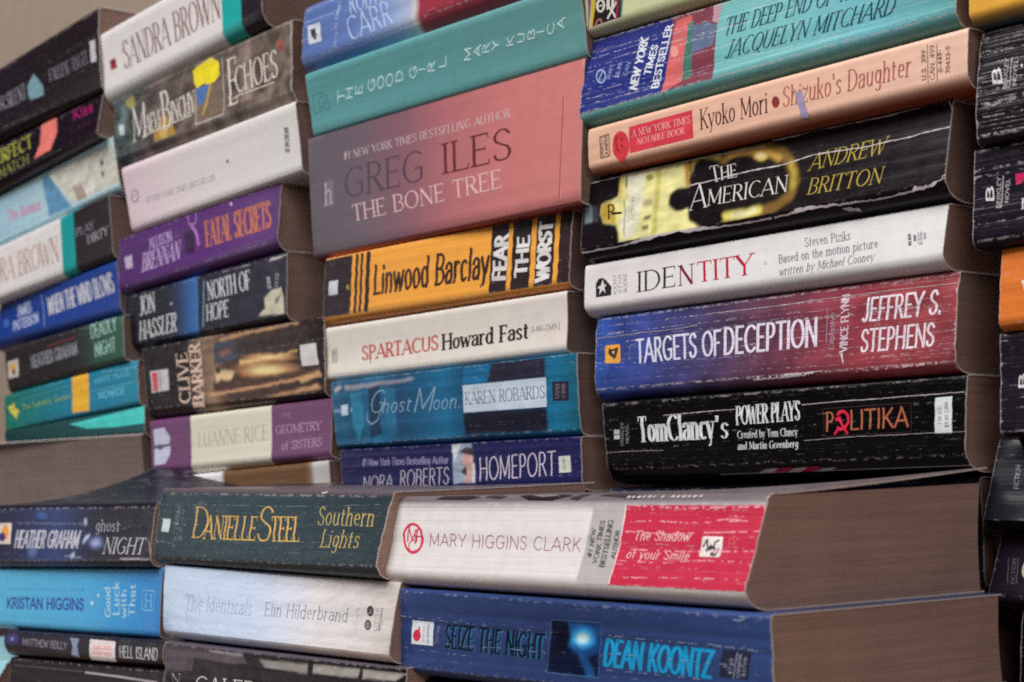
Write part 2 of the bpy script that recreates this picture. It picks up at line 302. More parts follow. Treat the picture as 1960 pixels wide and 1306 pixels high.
def make_mesh(name, verts, faces, uvs, cols, mats, mi=None, smooth=True):
    me = bpy.data.meshes.new(name); me.from_pydata(verts, [], faces)
    if uvs is not None:
        uv = me.uv_layers.new(name='UV'); buf = []
        for l in me.loops: a = uvs[l.vertex_index]; buf += (a[0]*.01, a[1]*.01)
        uv.data.foreach_set('uv', buf)
    if cols is not None:
        ca = me.color_attributes.new('Col', 'FLOAT_COLOR', 'POINT'); buf = []
        for c in cols: buf += (c[0], c[1], c[2], 1.0)
        ca.data.foreach_set('color', buf)
    for m in mats: me.materials.append(m)
    if mi: me.polygons.foreach_set('material_index', mi)
    if smooth: me.polygons.foreach_set('use_smooth', [True]*len(me.polygons))
    me.update(); return me
def link(name, data, parent=None):
    o = bpy.data.objects.new(name, data); C.collection.objects.link(o)
    if parent: o.parent = parent
    return o
def cut_faces(polys, vcuts, ustep):
    """polys: list of 2-D point lists. Returns triangulated pieces cut along the spine's own grid so that they follow its surface."""
    bm = bmesh.new()
    for p in polys:
        try: bm.faces.new([bm.verts.new((q[0], q[1], 0)) for q in p])
        except ValueError: pass
    big = [fc for fc in bm.faces if len(fc.verts) > 4]
    if big: bmesh.ops.triangulate(bm, faces=big)
    if not bm.faces: bm.free(); return [], []
    ys = [v.co.y for v in bm.verts]; xs = [v.co.x for v in bm.verts]
    for c in vcuts:
        if min(ys)+1e-4 < c < max(ys)-1e-4:
            bmesh.ops.bisect_plane(bm, geom=bm.verts[:]+bm.edges[:]+bm.faces[:], dist=1e-5, plane_co=(0, c, 0), plane_no=(0, 1, 0))
    for x in (ustep or []):
        if min(xs)+1e-3 < x < max(xs)-1e-3: bmesh.ops.bisect_plane(bm, geom=bm.verts[:]+bm.edges[:]+bm.faces[:], dist=1e-5, plane_co=(x, 0, 0), plane_no=(1, 0, 0))
    bm.verts.index_update(); V = [(v.co.x, v.co.y) for v in bm.verts]; F = []
    for fc in bm.faces:
        ids = [v.index for v in fc.verts]
        if fc.normal.z < 0: ids.reverse()
        F.append(ids)
    bm.free(); return V, F
def soft_panel(b, items, soft):
    """soft-edged cover art and painted-in glare: one fine sheet over the spine, coloured shape by shape"""
    nu, nv = int(b.w/0.75), 3*12; X, Y = np.meshgrid(np.linspace(0, b.w, nu+1), np.linspace(0, b.h, nv+1), indexing='ij')
    col = np.zeros(X.shape+(3,)); wx = np.zeros_like(X); wy = np.zeros_like(X); tx = np.zeros_like(X)
    for i in range(nu+1):
        cc = b.color(X[i, 0], 1.0)
        for j in range(nv+1):
            p = Vector((X[i, j]*.2, Y[i, j]*.25, b.seed)); wx[i, j] = noise.noise(p); wy[i, j] = noise.noise(p+Vector((9, 4, 2))); tx[i, j] = noise.fractal(Vector((X[i, j]*.16, Y[i, j]*.4, b.seed+5)), 1., 2.1, 4)
            col[i, j] = b.color(X[i, j], Y[i, j]) if b.d.get('mott') else cc
    Xw, Yw = X+wx*soft*.75, Y+wy*soft*.6
    for it in items:
        s_ = soft; c2 = None
        if it[0] in 'PL':
            P = np.array([tuple(q) for q in it[1]]); n = len(P); ds = np.full(X.shape, 1e9); ins = np.zeros(X.shape, bool)
            for k in range(n if it[0] == 'P' else n-1):
                a, c = P[k], P[(k+1) % n]; e = c-a; t = np.clip(((Xw-a[0])*e[0]+(Yw-a[1])*e[1])/max(1e-9, e@e), 0, 1)
                ds = np.minimum(ds, np.hypot(Xw-a[0]-t*e[0], Yw-a[1]-t*e[1]))
                cr = ((a[1] > Yw) != (c[1] > Yw)) & (Xw < (c[0]-a[0])*(Yw-a[1])/((c[1]-a[1]) or 1e-9)+a[0]); ins ^= cr
            if it[0] == 'P': sd = np.where(ins, -ds, ds); c2 = it[2]
            else: sd = ds-it[2]*.5; c2 = it[3]; s_ = min(soft, .5) if it[2] < 2 else soft*1.6
            al = np.clip(.5-sd/(2*s_), 0, 1); al = al*al*(3-2*al); cc = np.array(lin(c2, ALB))[None, None, :]*(1+.25*tx)[..., None]
        else:
            c, e1, e2 = (np.array(q) for q in it[1:4]); M2 = np.linalg.inv(np.array([e1, e2]).T); q = np.hypot(M2[0, 0]*(Xw-c[0])+M2[0, 1]*(Yw-c[1]), M2[1, 0]*(Xw-c[0])+M2[1, 1]*(Yw-c[1]))
            if it[0] == 'E': al = np.clip((1.12-q)/.3, 0, 1); cc = np.array(lin(it[4], ALB))[None, None, :]*np.ones(X.shape)[..., None]
            else:
                st = it[4]; al = np.clip((1.0-q)/.3, 0, 1); qs = [s[0] for s in st][::-1]; cs = np.array([lin(s[1], ALB) for s in st])[::-1]; cc = np.stack([np.interp(q, qs, cs[:, m]) for m in range(3)], -1)
        col = col*(1-al[..., None])+cc*al[..., None]
    V = []; U = []; CC = []; F = []
    for i in range(nu+1):
        for j in range(nv+1): V.append(b.S(X[i, j], Y[i, j], .02)*MM); U.append((X[i, j], Y[i, j])); CC.append(col[i, j])
    for i in range(nu):
        for j in range(nv): a = i*(nv+1)+j; F.append((a, a+nv+1, a+nv+2, a+1))
    return ('printed_artwork', V, F, U, CC)
def build_book(key, d, label, group, name='paperback_book'):
    b = Book(key, d); root = link(name, None)
    root.location = (b.x0*MM, b.y*MM, b.z0*MM); root.rotation_euler = (0, -math.radians(b.ro), math.radians(b.ya))
    if d.get('flip'):
        root.location = ((b.x0+b.w)*MM, (b.y+b.depth+1)*MM, b.z0*MM); root.rotation_euler = (0, math.radians(b.ro), math.radians(b.ya)+math.pi)
    root['label'] = label; root['category'] = 'book'; root['group'] = group
    mat = cover_material(b.seed, b.w, b.h, d.get('wear', .3), d.get('gloss', 0))
    # cover: outer skin, inner skin and the bare card edge between them
    us = b.us; nu = len(us)-1; G = b.grid; nv = len(G); V = []; UV = []; CO = []
    for off in (0.0, -0.5):
        for u_ in us:
            for v_ in G:
                V.append(b.S(u_, v_, off)*MM); UV.append((u_, v_)); CO.append(b.color(u_, v_))
    F = []; MI = []; n1 = (nu+1)*nv
    for i in range(nu):
        for j in range(nv-1):
            a = i*nv+j; F.append((a, a+nv, a+nv+1, a+1)); MI.append(0); F.append((n1+a, n1+a+1, n1+a+nv+1, n1+a+nv)); MI.append(1)
    for j in range(nv-1):
        a = j; F.append((a, a+1, n1+a+1, n1+a)); MI.append(1); a = nu*nv+j; F.append((a+1, a, n1+a, n1+a+1)); MI.append(1)
    for i in range(nu):
        a = i*nv; F.append((a+nv, a, n1+a, n1+a+nv)); MI.append(1); a = i*nv+nv-1; F.append((a, a+nv, n1+a+nv, n1+a)); MI.append(1)
    me = make_mesh('cover', V, F, UV, CO, [mat, EDGE], MI)
    co = link('cover', me, root)
    try: me.set_sharp_from_angle(angle=math.radians(50))
    except Exception: pass
    # page block
    Vp = []; Fp = []; prof = [v for v in G if -b.Lb-1 < v < b.h+b.Lt+1]; nseg = 10; fore = b.rnd.uniform(.5, 1.6)
    for i in range(nseg+1):
        u_ = 0.55+(b.w-1.1)*i/nseg; ring = [b.S(u_, v_, -0.62) for v_ in prof]
        zt, zb = ring[-1].z, ring[0].z; n = 9; pl = d.get('pagelift', .82)
        L = b.S0(u_, b.vt).z-b.S0(u_, b.h+b.Lt).z   # a curled cover drags the top leaves up with it
        for k in range(1, 7):
            q = k/7; ring.append(Vector((u_, ring[len(prof)-1].y*(1-q)+(b.depth-1.2)*q, zt+pl*L*q**d.get('lexp', 1.25))))
        zt += pl*L
        for k in range(n+1):
            q = k/n; ring.append(Vector((u_, b.depth-1.2-fore*math.sin(math.pi*q)+b.sl*(1-q)*.3, zt+(zb-zt)*q)))
        Vp += [p*MM for p in ring]; m_ = len(ring)
    for i in range(nseg):
        for j in range(m_):
            a, c = i*m_+j, i*m_+(j+1) % m_; Fp.append((a, c, c+m_, a+m_))
    Fp.append(tuple(range(m_-1, -1, -1))[::-1]); Fp.append(tuple(nseg*m_+j for j in range(m_))[::-1])
    mp = bpy.data.meshes.new('page_block'); mp.from_pydata(Vp, [], Fp); mp.materials.append((PAGES if b.y < 50 else SHADEDPAGES)[b.rnd.randrange(3)] if not d.get('flip') else DARKPAGES)
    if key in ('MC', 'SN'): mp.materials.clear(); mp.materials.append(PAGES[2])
    bm = bmesh.new(); bm.from_mesh(mp); bmesh.ops.recalc_face_normals(bm, faces=bm.faces[:]); bm.to_mesh(mp); bm.free()
    link('page_block', mp, root)
    # print, in reading order, each a hair above the last
    cuts = [c for c in G if -b.Lb*1.01 <= c <= b.vt]; cuts = [c for c in cuts if c > -60 and c < b.h+70]
    parts = []; items = d.get('it', [])
    if d.get('soft'):
        sp = [it for it in items if it[0] in 'PEGL' and it[-1] != 'h']; items = [it for it in items if not (it[0] in 'PEGL' and it[-1] != 'h')]
        parts.append(soft_panel(b, sp, d['soft']))
    for idx, it in enumerate(items):
        if it[-1] == 'h': it = it[:-1]
        k = it[0]; off = 0.035+0.0045*idx; col = None; polys = []
        if k == 'T':
            polys = text_quads(it[1], it[2], it[3]); col = it[4]; kind = 'lettering'; step = 0
        elif k == 'P': polys = [it[1]]; col = it[2]; kind = 'printed_artwork'; step = b.us
        elif k == 'B':
            lo = b.vb*.5 if 'b' in it[4] else 0.0; hi = b.h+b.Lt+40 if 't' in it[4] else b.h
            polys = [[(it[1], lo), (it[2], lo), (it[2], hi), (it[1], hi)]]; col = it[3]; kind = 'colour_band'; step = b.us
        elif k == 'L':
            polys = ribbon(it[1], lambda tx, ty: Vector((-ty, tx))*it[2]*.5); col = it[3]; kind = 'printed_artwork'; step = b.us
        elif k == 'W':   # torn-through crease: a jagged strip of bare paper
            P = catmull([tuple(p) for p in it[1]], 8 if len(it[1]) > 4 else 26); L = []
            for i, p in enumerate(P):
                wd = it[2]*(.22+.5*abs(noise.noise(Vector((p[0]*1.3, p[1], b.seed+idx))))+.28*abs(noise.noise(Vector((p[0]*.3, 3.3, b.seed))))); jit = .25*noise.noise(Vector((p[0]*.9, 8.1, idx*2.0)))
                L.append((p[0], p[1], wd, jit))
            dash = it[4] if len(it) > 4 else -1
            vert = abs(P[-1][1]-P[0][1]) > abs(P[-1][0]-P[0][0])
            for a, c in zip(L, L[1:]):
                if noise.noise(Vector((a[0]*.55, a[1]*1.7, b.seed+idx))) < dash: continue
                if vert: polys.append([(a[0]-a[2]*.7+a[3], a[1]), (a[0]+a[2]*.7+a[3], a[1]), (c[0]+c[2]*.7+c[3], c[1]), (c[0]-c[2]*.7+c[3], c[1])])
                else: polys.append([(a[0], a[1]-a[2]*.5+a[3]), (a[0], a[1]+a[2]*.5+a[3]), (c[0], c[1]+c[2]*.5+c[3]), (c[0], c[1]-c[2]*.5+c[3])])
            col = it[3] if len(it) > 3 else (186, 176, 178); kind = 'crease'; step = 0
        elif k == 'E':
            c, e1, e2 = (Vector(q) for q in it[1:4]); col = it[4]; kind = 'emblem'; step = b.us; n = 28
            if len(it) > 5:
                kf = 1-it[5]*2/(e1.length+e2.length)
                for i in range(n):
                    a, a2 = 2*math.pi*i/n, 2*math.pi*(i+1)/n
                    A_, B_ = e1*math.cos(a)+e2*math.sin(a), e1*math.cos(a2)+e2*math.sin(a2); polys.append([c+A_, c+B_, c+B_*kf, c+A_*kf])
            else: polys = [[c+e1*math.cos(2*math.pi*i/n)+e2*math.sin(2*math.pi*i/n) for i in range(n)]]
        elif k == 'G':
            kind = 'printed_artwork'; c, e1, e2 = (Vector(q) for q in it[1:4]); n = 28; stops = it[4]; pv = []; pf = []; pc = []; R_ = 14
            for j in range(R_+1):
                q = j/R_; cc = stops[0][1]
                for (sa, ca), (sb, cb) in zip(stops, stops[1:]):
                    if q <= sa: kk = min(1, max(0, (sa-q)/(sa-sb))); cc = [ca[m]+(cb[m]-ca[m])*kk for m in range(3)]
                for i in range(n):
                    a = 2*math.pi*i/n; rr = q*(1+.14*math.sin(3*a+1)+.08*math.sin(7*a)); pv.append(tuple(c+(e1*math.cos(a)+e2*math.sin(a))*rr)); pc.append(lin(cc, ALB))
            for j in range(R_):
                for i in range(n): a_, b_ = j*n+i, j*n+(i+1) % n; pf.append((b_, a_, a_+n, b_+n))
            Vv = [b.S(p[0], p[1], off)*MM for p in pv]; parts.append((kind, Vv, pf, pv, pc)); continue
        flip = []
        for q in polys:
            ar = sum(q[i][0]*q[(i+1) % len(q)][1]-q[(i+1) % len(q)][0]*q[i][1] for i in range(len(q)))
            flip.append(list(q) if ar > 0 else list(q)[::-1])
        pv, pf = cut_faces(flip, cuts, step)
        if not pf: continue
        c_ = lin(col, ALB); cc = []
        for p in pv:
            m = 1.0
            if kind == 'printed_artwork': m = 1+.16*noise.fractal(Vector((p[0]*.2, p[1]*.25, b.seed+idx)), 1., 2., 3)
            cc.append([x*m for x in c_])
        # neighbouring strokes of one item sit a few microns apart so that no two share a plane
        parts.append((kind if not (kind == 'lettering' and len(it[1]) == 1 and key == 'C1') else 'lettering1', [b.S(p[0], p[1], off)*MM for p in pv], pf, pv, cc))
    merged = []
    for pt in parts:
        kd = pt[0]
        if merged and merged[-1][0] == kd and kd in ('crease', 'lettering1'):
            V0, F0, U0, C0 = merged[-1][1:]; n0 = len(V0); V0 += pt[1]; F0 += [tuple(i+n0 for i in fc) for fc in pt[2]]; U0 += list(pt[3]); C0 += pt[4]
        else: merged.append([kd, list(pt[1]), [tuple(fc) for fc in pt[2]], list(pt[3]), list(pt[4])])
    for kd, V0, F0, U0, C0 in merged:
        me = make_mesh(kd.rstrip('1'), V0, F0, U0, C0, [mat]); o_ = link(kd.rstrip('1'), me, root)
        if kd == 'crease': o_['kind'] = 'stuff'
    return root
DATA={
 'L1':{'base':[(0,(40,32,42)),(1,(42,29,35))],'wear':0.35,'it':[('T','SILENT',(39.03,11.84,70.21,12.51,31.6,23.28),(0.12,0.04,1),(120,118,125)),('T','FALLEN',(103.95,16.15,131.99,15.5,101.94,24.54),(0.12,0.04,1),(125,123,130)),('T','ANGEL',(135.9,15.94,159.86,16.28,134.82,24.24),(0.12,0.04,1),(112,110,118)),('P',[(68.43,20.27),(76.83,26.81),(85.34,22.03),(94.85,15.0),(96.61,9.59),(83.79,12.9),(77.06,9.89),(71.93,14.35)],(110,140,152)),('P',[(162.02,28.37),(169.35,27.95),(170.05,15.39),(163.02,15.88)],(185,185,190)),('T','DR',(18.8,12.04,35.47,12.52,13.23,22.4),(0.12,0.04,1),(120,118,125))],'p':[-1100.06,249.56,174.71,43.02,-0.39,-0.626,104.55,8.19,2.26,-10.29],'g':[8.82,3.55,3.0,3.0]},
 'L2':{'base':[(0,(30,24,42)),(1,(40,24,38))],'wear':0.3,'it':[('T','PERFECT',(14.56,10.04,79.94,10.44,6.83,20.55),(0.14,0.07,1),(160,160,70)),('T','MATCH',(33.98,-0.21,80.42,0.25,28.78,6.76),(0.14,0.07,1),(130,135,62)),('P',[(87.12,24.76),(111.1,22.51),(115.24,12.2),(110.68,2.92),(87.51,1.49),(91.23,10.31)],(205,110,102)),('T','Kiss',(138.19,14.9,164.73,14.75,134.0,22.52),(0.15,0.11,0),(165,32,108)),('T','Tell',(132.03,7.02,163.5,7.46,128.99,11.84),(0.12,0.04,1),(85,28,68))],'p':[-1101.58,216.11,174.76,22.38,1.475,-0.914,102.83,6.11,0.94,-1.73],'g':[8.57,2.49,2.2,0.89]},
 'L3':{'soft':0.8,'base':[(0,(150,185,200)),(0.6,(165,195,205)),(1,(170,200,205))],'wear':0.1,'it':[('P',[(77.55,26.49),(86.72,27.14),(100.08,13.61),(113.71,0.02),(81.64,1.32)],(92,142,176)),('P',[(86.78,27.38),(174.66,24.34),(176.43,1.42),(130.95,2.55),(114.42,2.81),(100.38,14.82)],(200,198,186)),('T','The Rumor',(21.3,10.54,72.34,8.08,21.54,17.73),(0.2,0.12,1),(200,128,158)),('P',[(118.45,11.18),(131.33,10.79),(134.38,1.8),(121.66,2.08)],(170,152,138)),('P',[(129.59,11.18),(146.91,8.09),(143.51,2.27),(134.59,2.58)],(215,212,208)),('E',(158.12,17.37),(1.5,-0.35),(0.53,1.83),(60,60,66)),('E',(157.62,10.72),(1.49,-0.35),(0.53,1.83),(60,60,66)),('L',[(122.29,11.58),(136.71,10.4),(140.56,14.48)],0.6,(150,145,140))],'p':[-1093.68,177.07,175.87,28.53,3.999,-0.308,111.4,-1.15,0.24,-1.97],'g':[4.01,5.15,2.14,0.62]},
 'L4':{'base':[(0,(208,204,202)),(1,(208,204,202))],'wear':0.05,'it':[('B',109.27,127.61,(18,148,148),'tb'),('B',127.61,175.49,(48,38,44),'tb'),('T','SANDRA BROWN',(-24.59,9.48,104.77,7.35,-25.61,25.5),(0.1,0.035,1),(165,125,118)),('T','PLAY',(130.1,17.48,154.21,17.72,129.85,22.5),(0.16,0.07,1),(150,145,155)),('T','DIRTY',(144.65,10.19,171.3,10.78,144.51,15.53),(0.16,0.07,1),(170,168,178))],'p':[-1096.38,139.66,175.49,32.23,3.384,-0.37,108.53,0.37,0.45,-1.85],'g':[2.69,4.9,1.0,1.29]},
 'L5':{'base':[(0,(28,58,132)),(1,(32,66,148))],'wear':0.1,'it':[('T','WHEN THE WIND BLOWS',(79.86,6.92,169.77,8.83,76.72,18.43),(0.15,0.1,0),(180,180,192)),('T','JAMES',(32.68,12.11,53.62,12.37,28.92,19.64),(0.15,0.11,0),(165,175,200)),('T','PATTERSON',(29.41,3.33,66.11,4.48,26.29,10.31),(0.15,0.11,0),(165,175,200)),('L',[(67.58,21.81),(75.91,0.84)],0.8,(140,160,200)),('E',(15.06,10.42),(5.0,-0.64),(-1.21,2.85),(60,95,165))],'p':[-1094.67,112.32,175.55,24.08,1.58,0.13,110.35,5.26,2.73,-7.23],'g':[7.9,7.49,0.67,1.23]},
 'L6':{'base':[(0,(50,44,46)),(0.6,(46,42,44)),(0.8,(50,82,72)),(1,(55,92,78))],'wear':0.3,'it':[('T','HEATHER GRAHAM',(40.79,8.08,107.64,9.11,39.71,16.51),(0.16,0.12,0),(140,140,150)),('T','DEADLY',(127.83,16.04,161.13,17.15,126.71,25.27),(0.14,0.1,0),(150,190,178)),('T','NIGHT',(131.73,4.2,158.5,4.53,130.97,13.35),(0.14,0.1,0),(150,190,178)),('P',[(3.05,17.04),(20.29,16.92),(18.74,5.53),(2.58,5.95)],(190,182,175)),('E',(10.62,12.01),(4.49,-0.51),(0.8,3.24),(215,165,60)),('E',(11.65,9.57),(2.69,-0.3),(0.48,1.99),(90,60,90)),('L',[(65.89,19.35),(107.28,20.09)],1.2,(110,50,55))],'p':[-1062.94,79.32,168.58,24.01,2.474,-2.134,106.54,-2.09,-2.04,1.55],'g':[4.28,3.08,1.97,1.87]},
 'L7':{'base':[(0,(28,112,95)),(0.3,(25,115,125)),(0.55,(18,118,150)),(1,(30,128,155))],'wear':0.25,'it':[('P',[(96.65,22.96),(118.19,21.76),(117.3,0.27),(95.15,1.3)],(222,168,45)),('T','MARY ALICE',(124.56,14.79,168.98,15.01,124.5,18.14),(0.15,0.11,0),(110,184,208)),('T','MONROE',(129.54,5.39,161.51,4.82,129.58,9.79),(0.15,0.11,0),(110,184,208)),('T','The Summer Guests',(25.6,10.18,93.11,10.07,25.52,13.54),(0.14,0.09,0),(170,204,100)),('P',[(5.67,14.33),(10.69,14.71),(14.5,16.12),(15.86,12.77),(21.33,9.91),(18.61,8.37),(16.59,5.39),(12.63,8.54),(8.5,10.35)],(205,195,75)),('L',[(118.67,11.03),(175.43,10.63)],0.5,(90,180,205)),('L',[(26.27,16.63),(92.9,17.83)],0.5,(80,170,165)),('L',[(134.2,20.47),(177.81,18.34)],0.5,(90,180,205))],'p':[-1062.31,52.55,178.16,21.44,2.835,-0.24,104.37,-0.56,0.47,0.29],'g':[1.22,3.64,1.07,0.77]},
 'L8':{'base':[(0,(18,70,72)),(1,(20,80,82))],'wear':0.1,'it':[('P',[(88.15,5.5),(127.93,6.51),(178.45,7.29),(178.85,2.41),(144.58,2.21),(109.52,2.89)],(66,196,190))],'p':[-1057.22,44.17,178.61,7.11,-0.292,0.452,102.85,-1.42,6.64,1.16],'g':[2.55,3.5,0.3,0.91]},
 'L9':{'flip':1,'it':[],'p':[-1095.21,12.13,178.69,29.36,-0.696,0.795,109.59,8.79,-0.25,5.06],'g':[3.0,3.0,0.64,0.88]},
 'HG':{'soft':1.0,'base':[(0,(40,38,62)),(0.45,(50,68,118)),(0.6,(46,50,84)),(0.75,(42,38,50)),(1,(46,42,54))],'wear':0.45,'top':(36,34,50),'it':[('P',[(-0.44,18.96),(25.39,19.07),(25.83,8.3),(1.36,8.58)],(212,200,192),'h'),('E',(18.33,14.12),(4.44,-0.01),(-0.68,3.84),(225,150,60),'h'),('E',(14.97,11.99),(4.11,-0.01),(-0.4,2.3),(70,50,120),'h'),('T','HEATHER GRAHAM',(30.78,6.23,102.65,5.86,33.33,15.36),(0.17,0.1,0),(190,190,205)),('T','New York Times bestselling author of the night',(32.27,18.27,108.45,17.52,32.36,19.8),(0.14,0.1,0),(150,155,190)),('P',[(106.67,20.3),(109.79,20.51),(110.02,17.51),(107.18,17.52)],(190,200,220)),('T','ghost',(119.94,14.47,143.72,14.07,119.91,20.45),(0.1,0.05,1),(178,180,192)),('T','NIGHT',(128.93,3.28,167.93,2.79,132.26,11.44),(0.12,0.045,1),(195,195,205)),('G',(121.79,8.65),(10.7,-0.03),(-0.83,4.47),[(1,(46,50,84)),(0.6,(80,90,140)),(0.2,(150,165,205))]),('G',(52.34,5.81),(8.72,-0.02),(-1.1,6.06),[(1,(44,52,90)),(0.2,(90,110,165))]),('G',(60.63,22.46),(10.22,-0.06),(-0.62,3.43),[(1,(44,50,84)),(0.2,(62,92,160))]),('P',[(107.32,9.06),(110.18,12.42),(114.75,13.15),(113.6,10.91),(109.36,8.31)],(165,185,225)),('P',[(95.23,2.36),(98.94,4.22),(100.16,1.98),(97.04,1.38)],(190,195,210)),('L',[(147.33,1.04),(174.02,0.29)],0.5,(190,185,190)),('L',[(173.04,9.23),(175.95,1.17)],0.6,(190,185,190)),('L',[(89.58,1.99),(107.45,1.52)],0.3,(150,160,190))],'p':[-865.52,-24.15,175.23,25.9,0.614,-1.032,7.56,1.97,-2.91,0.87],'g':[4.09,3.51,3.0,3.0]},
 'KH':{'base':[(0,(88,176,214)),(0.6,(72,165,214)),(0.85,(48,140,206)),(1,(46,128,196))],'wear':0.05,'it':[('T','KRISTAN HIGGINS',(17.48,7.69,103.96,8.46,16.91,13.53),(0.24,0.16,0),(44,66,160)),('T','NEW YORK TIMES BESTSELLING AUTHOR',(16.96,16.83,104.04,17.3,16.83,18.18),(0.14,0.1,0),(70,145,205)),('T','Good',(132.34,6.42,130.34,19.36,125.88,6.26),(0.13,0.1,0),(160,205,238)),('T','Luck',(140.68,7.39,138.95,21.72,134.03,7.24),(0.13,0.1,0),(160,205,238)),('T','with',(147.68,6.39,146.21,18.52,142.29,6.26),(0.13,0.1,0),(160,205,238)),('T','That',(155.23,7.2,154.98,20.85,149.48,7.07),(0.13,0.1,0),(160,205,238)),('L',[(161.66,18.34),(173.11,18.14),(172.46,9.98),(161.98,10.09),(161.66,18.34)],0.4,(130,190,228)),('T','H',(164.67,11.09,170.94,11.08,164.38,16.78),(0.12,0.06,1),(130,190,228)),('E',(112.45,12.14),(1.39,0.02),(-0.11,0.94),(190,220,240)),('E',(118.68,15.58),(1.07,0.02),(-0.1,0.8),(180,215,238))],'p':[-865.45,-56.2,178.61,26.94,0.521,-0.914,9.66,1.13,1.02,1.04],'g':[2.52,2.04,1.02,0.88]},
 'HI':{'base':[(0,(42,32,52)),(0.6,(40,34,48)),(1,(40,34,42))],'wear':0.15,'it':[('T','MATTHEW REILLY',(22.44,2.3,72.62,1.98,22.35,5.78),(0.17,0.11,0),(150,142,160)),('T','HELL ISLAND',(126.77,0.61,162.09,0.78,126.06,5.73),(0.13,0.07,0),(190,186,188)),('P',[(96.29,7.52),(121.76,7.26),(122.26,-0.86),(96.75,-0.86)],(216,208,208)),('T','DOUBLE BONUS',(100.15,3.32,119.04,3.28,99.92,5.3),(0.18,0.14,0),(220,120,120)),('T','STORY INSIDE',(100.45,0.68,119.38,0.7,100.23,2.59),(0.18,0.14,0),(220,120,120)),('P',[(2.51,7.16),(16.97,7.58),(17.96,2.87),(3.42,1.99)],(60,58,118)),('E',(9.81,4.94),(1.81,0.06),(-0.01,0.88),(130,130,190)),('P',[(75.37,7.55),(84.93,7.3),(83.63,4.42),(85.36,-0.25),(77.65,-0.01),(78.93,3.58)],(130,142,172))],'p':[-841.42,-67.41,166.31,8.29,0.659,-1.18,5.46,0.02,0.24,0.85],'g':[4.32,3.07,0.63,0.51]},
 'X1':{'base':[(0,(40,32,42)),(1,(36,28,36))],'wear':0.35,'it':[('L',[(88.7,23.06),(124.6,22.51),(160.84,21.49)],1.0,(170,165,172)),('L',[(4.69,23.43),(87.08,23.27)],0.3,(110,100,112))],'p':[-838.28,-98.79,165.8,26.02,1.04,-1.727,6.35,0.61,0.49,-0.86],'g':[3.0,3.0,1.08,0.77]},
 'B1':{'base':[(0,(208,204,202)),(1,(208,204,202))],'wear':0.03,'it':[('B',138.72,158.19,(28,158,155),'tb'),('B',158.19,178.0,(48,38,48),'tb'),('T','SANDRA BROWN',(27.78,7.89,137.0,8.69,26.97,24.87),(0.1,0.03,1),(125,88,85)),('L',[(26.58,19.66),(30.95,16.77),(33.34,13.69)],1.0,(165,40,60)),('P',[(9.58,17.93),(16.89,17.87),(17.94,11.55),(10.4,12.0)],(150,42,52)),('P',[(11.34,16.77),(15.11,16.54),(15.5,14.65),(11.73,14.89)],(90,45,50))],'p':[-925.7,244.04,178.0,33.52,2.31,-0.871,104.6,-2.52,-0.19,1.16],'g':[8.9,7.84,3.0,3.0]},
 'B2':{'soft':0.5,'base':[(0,(70,92,92)),(0.12,(80,84,82)),(0.2,(88,76,72)),(0.5,(98,86,78)),(0.75,(108,94,86)),(1,(112,100,88))],'wear':0.45,'mott':0.35,'it':[('P',[(43.54,3.2),(51.89,14.0),(55.66,12.55),(61.79,7.4),(67.81,0.45),(61.32,-2.8),(50.95,-4.44),(44.58,-1.61)],(160,128,62)),('E',(53.92,3.14),(4.45,-0.87),(0.19,3.87),(185,150,85)),('P',[(12.59,30.17),(22.74,31.23),(23.67,24.86),(18.25,24.03),(13.73,27.13)],(150,145,80)),('E',(69.41,8.42),(4.96,-1.01),(0.14,3.16),(70,62,60)),('P',[(88.36,19.82),(101.55,19.07),(109.8,18.47),(114.67,1.86),(87.73,1.64)],(118,100,86)),('P',[(88.36,19.82),(101.55,19.07),(94.71,10.73),(90.46,10.07),(88.46,15.76)],(72,112,172)),('L',[(102.1,17.73),(94.54,5.23)],1.6,(195,165,70)),('P',[(85.05,29.32),(89.93,30.66),(97.74,31.28),(104.86,31.6),(110.63,28.24),(111.64,21.67),(106.29,19.24),(101.55,19.07),(95.02,20.51),(88.36,19.82),(86.63,22.39)],(222,204,36),'h'),('L',[(113.82,29.72),(115.82,1.05),(87.71,1.02),(87.14,19.78)],0.6,(195,185,176),'h'),('T','E',(120.54,3.97,128.6,3.84,118.75,27.54),(0.07,0.03,1),(218,208,198)),('T','CHOES',(126.98,8.74,165.29,8.93,125.52,22.12),(0.085,0.035,1),(218,208,198)),('L',[(123.49,6.63),(129.24,7.52),(162.58,6.98)],0.5,(210,200,188),'h'),('T','M',(20.32,4.4,34.41,4.86,19.89,24.35),(0.08,0.03,1),(215,208,205)),('T','AEVE',(34.8,6.93,51.53,6.88,34.47,17.05),(0.1,0.04,1),(215,208,198)),('T','B',(54.0,4.75,61.93,4.8,50.95,26.0),(0.075,0.03,1),(218,208,198)),('T','INCHY',(62.42,7.28,86.49,8.21,61.29,18.48),(0.1,0.04,1),(215,208,198)),('L',[(30.49,5.91),(83.02,7.05)],0.7,(210,200,185),'h'),('P',[(4.45,17.71),(10.29,16.8),(10.3,11.24),(4.72,12.05)],(192,202,206),'h'),('P',[(164.87,26.3),(169.12,24.19),(170.7,20.23),(166.97,20.52)],(165,72,66)),('L',[(176.55,31.29),(177.55,15.14),(176.98,-0.57)],0.5,(190,185,178))],'p':[-903.74,202.39,177.54,31.41,1.422,1.423,100.42,-0.72,4.26,1.89],'g':[7.56,7.66,2.23,1.96]},
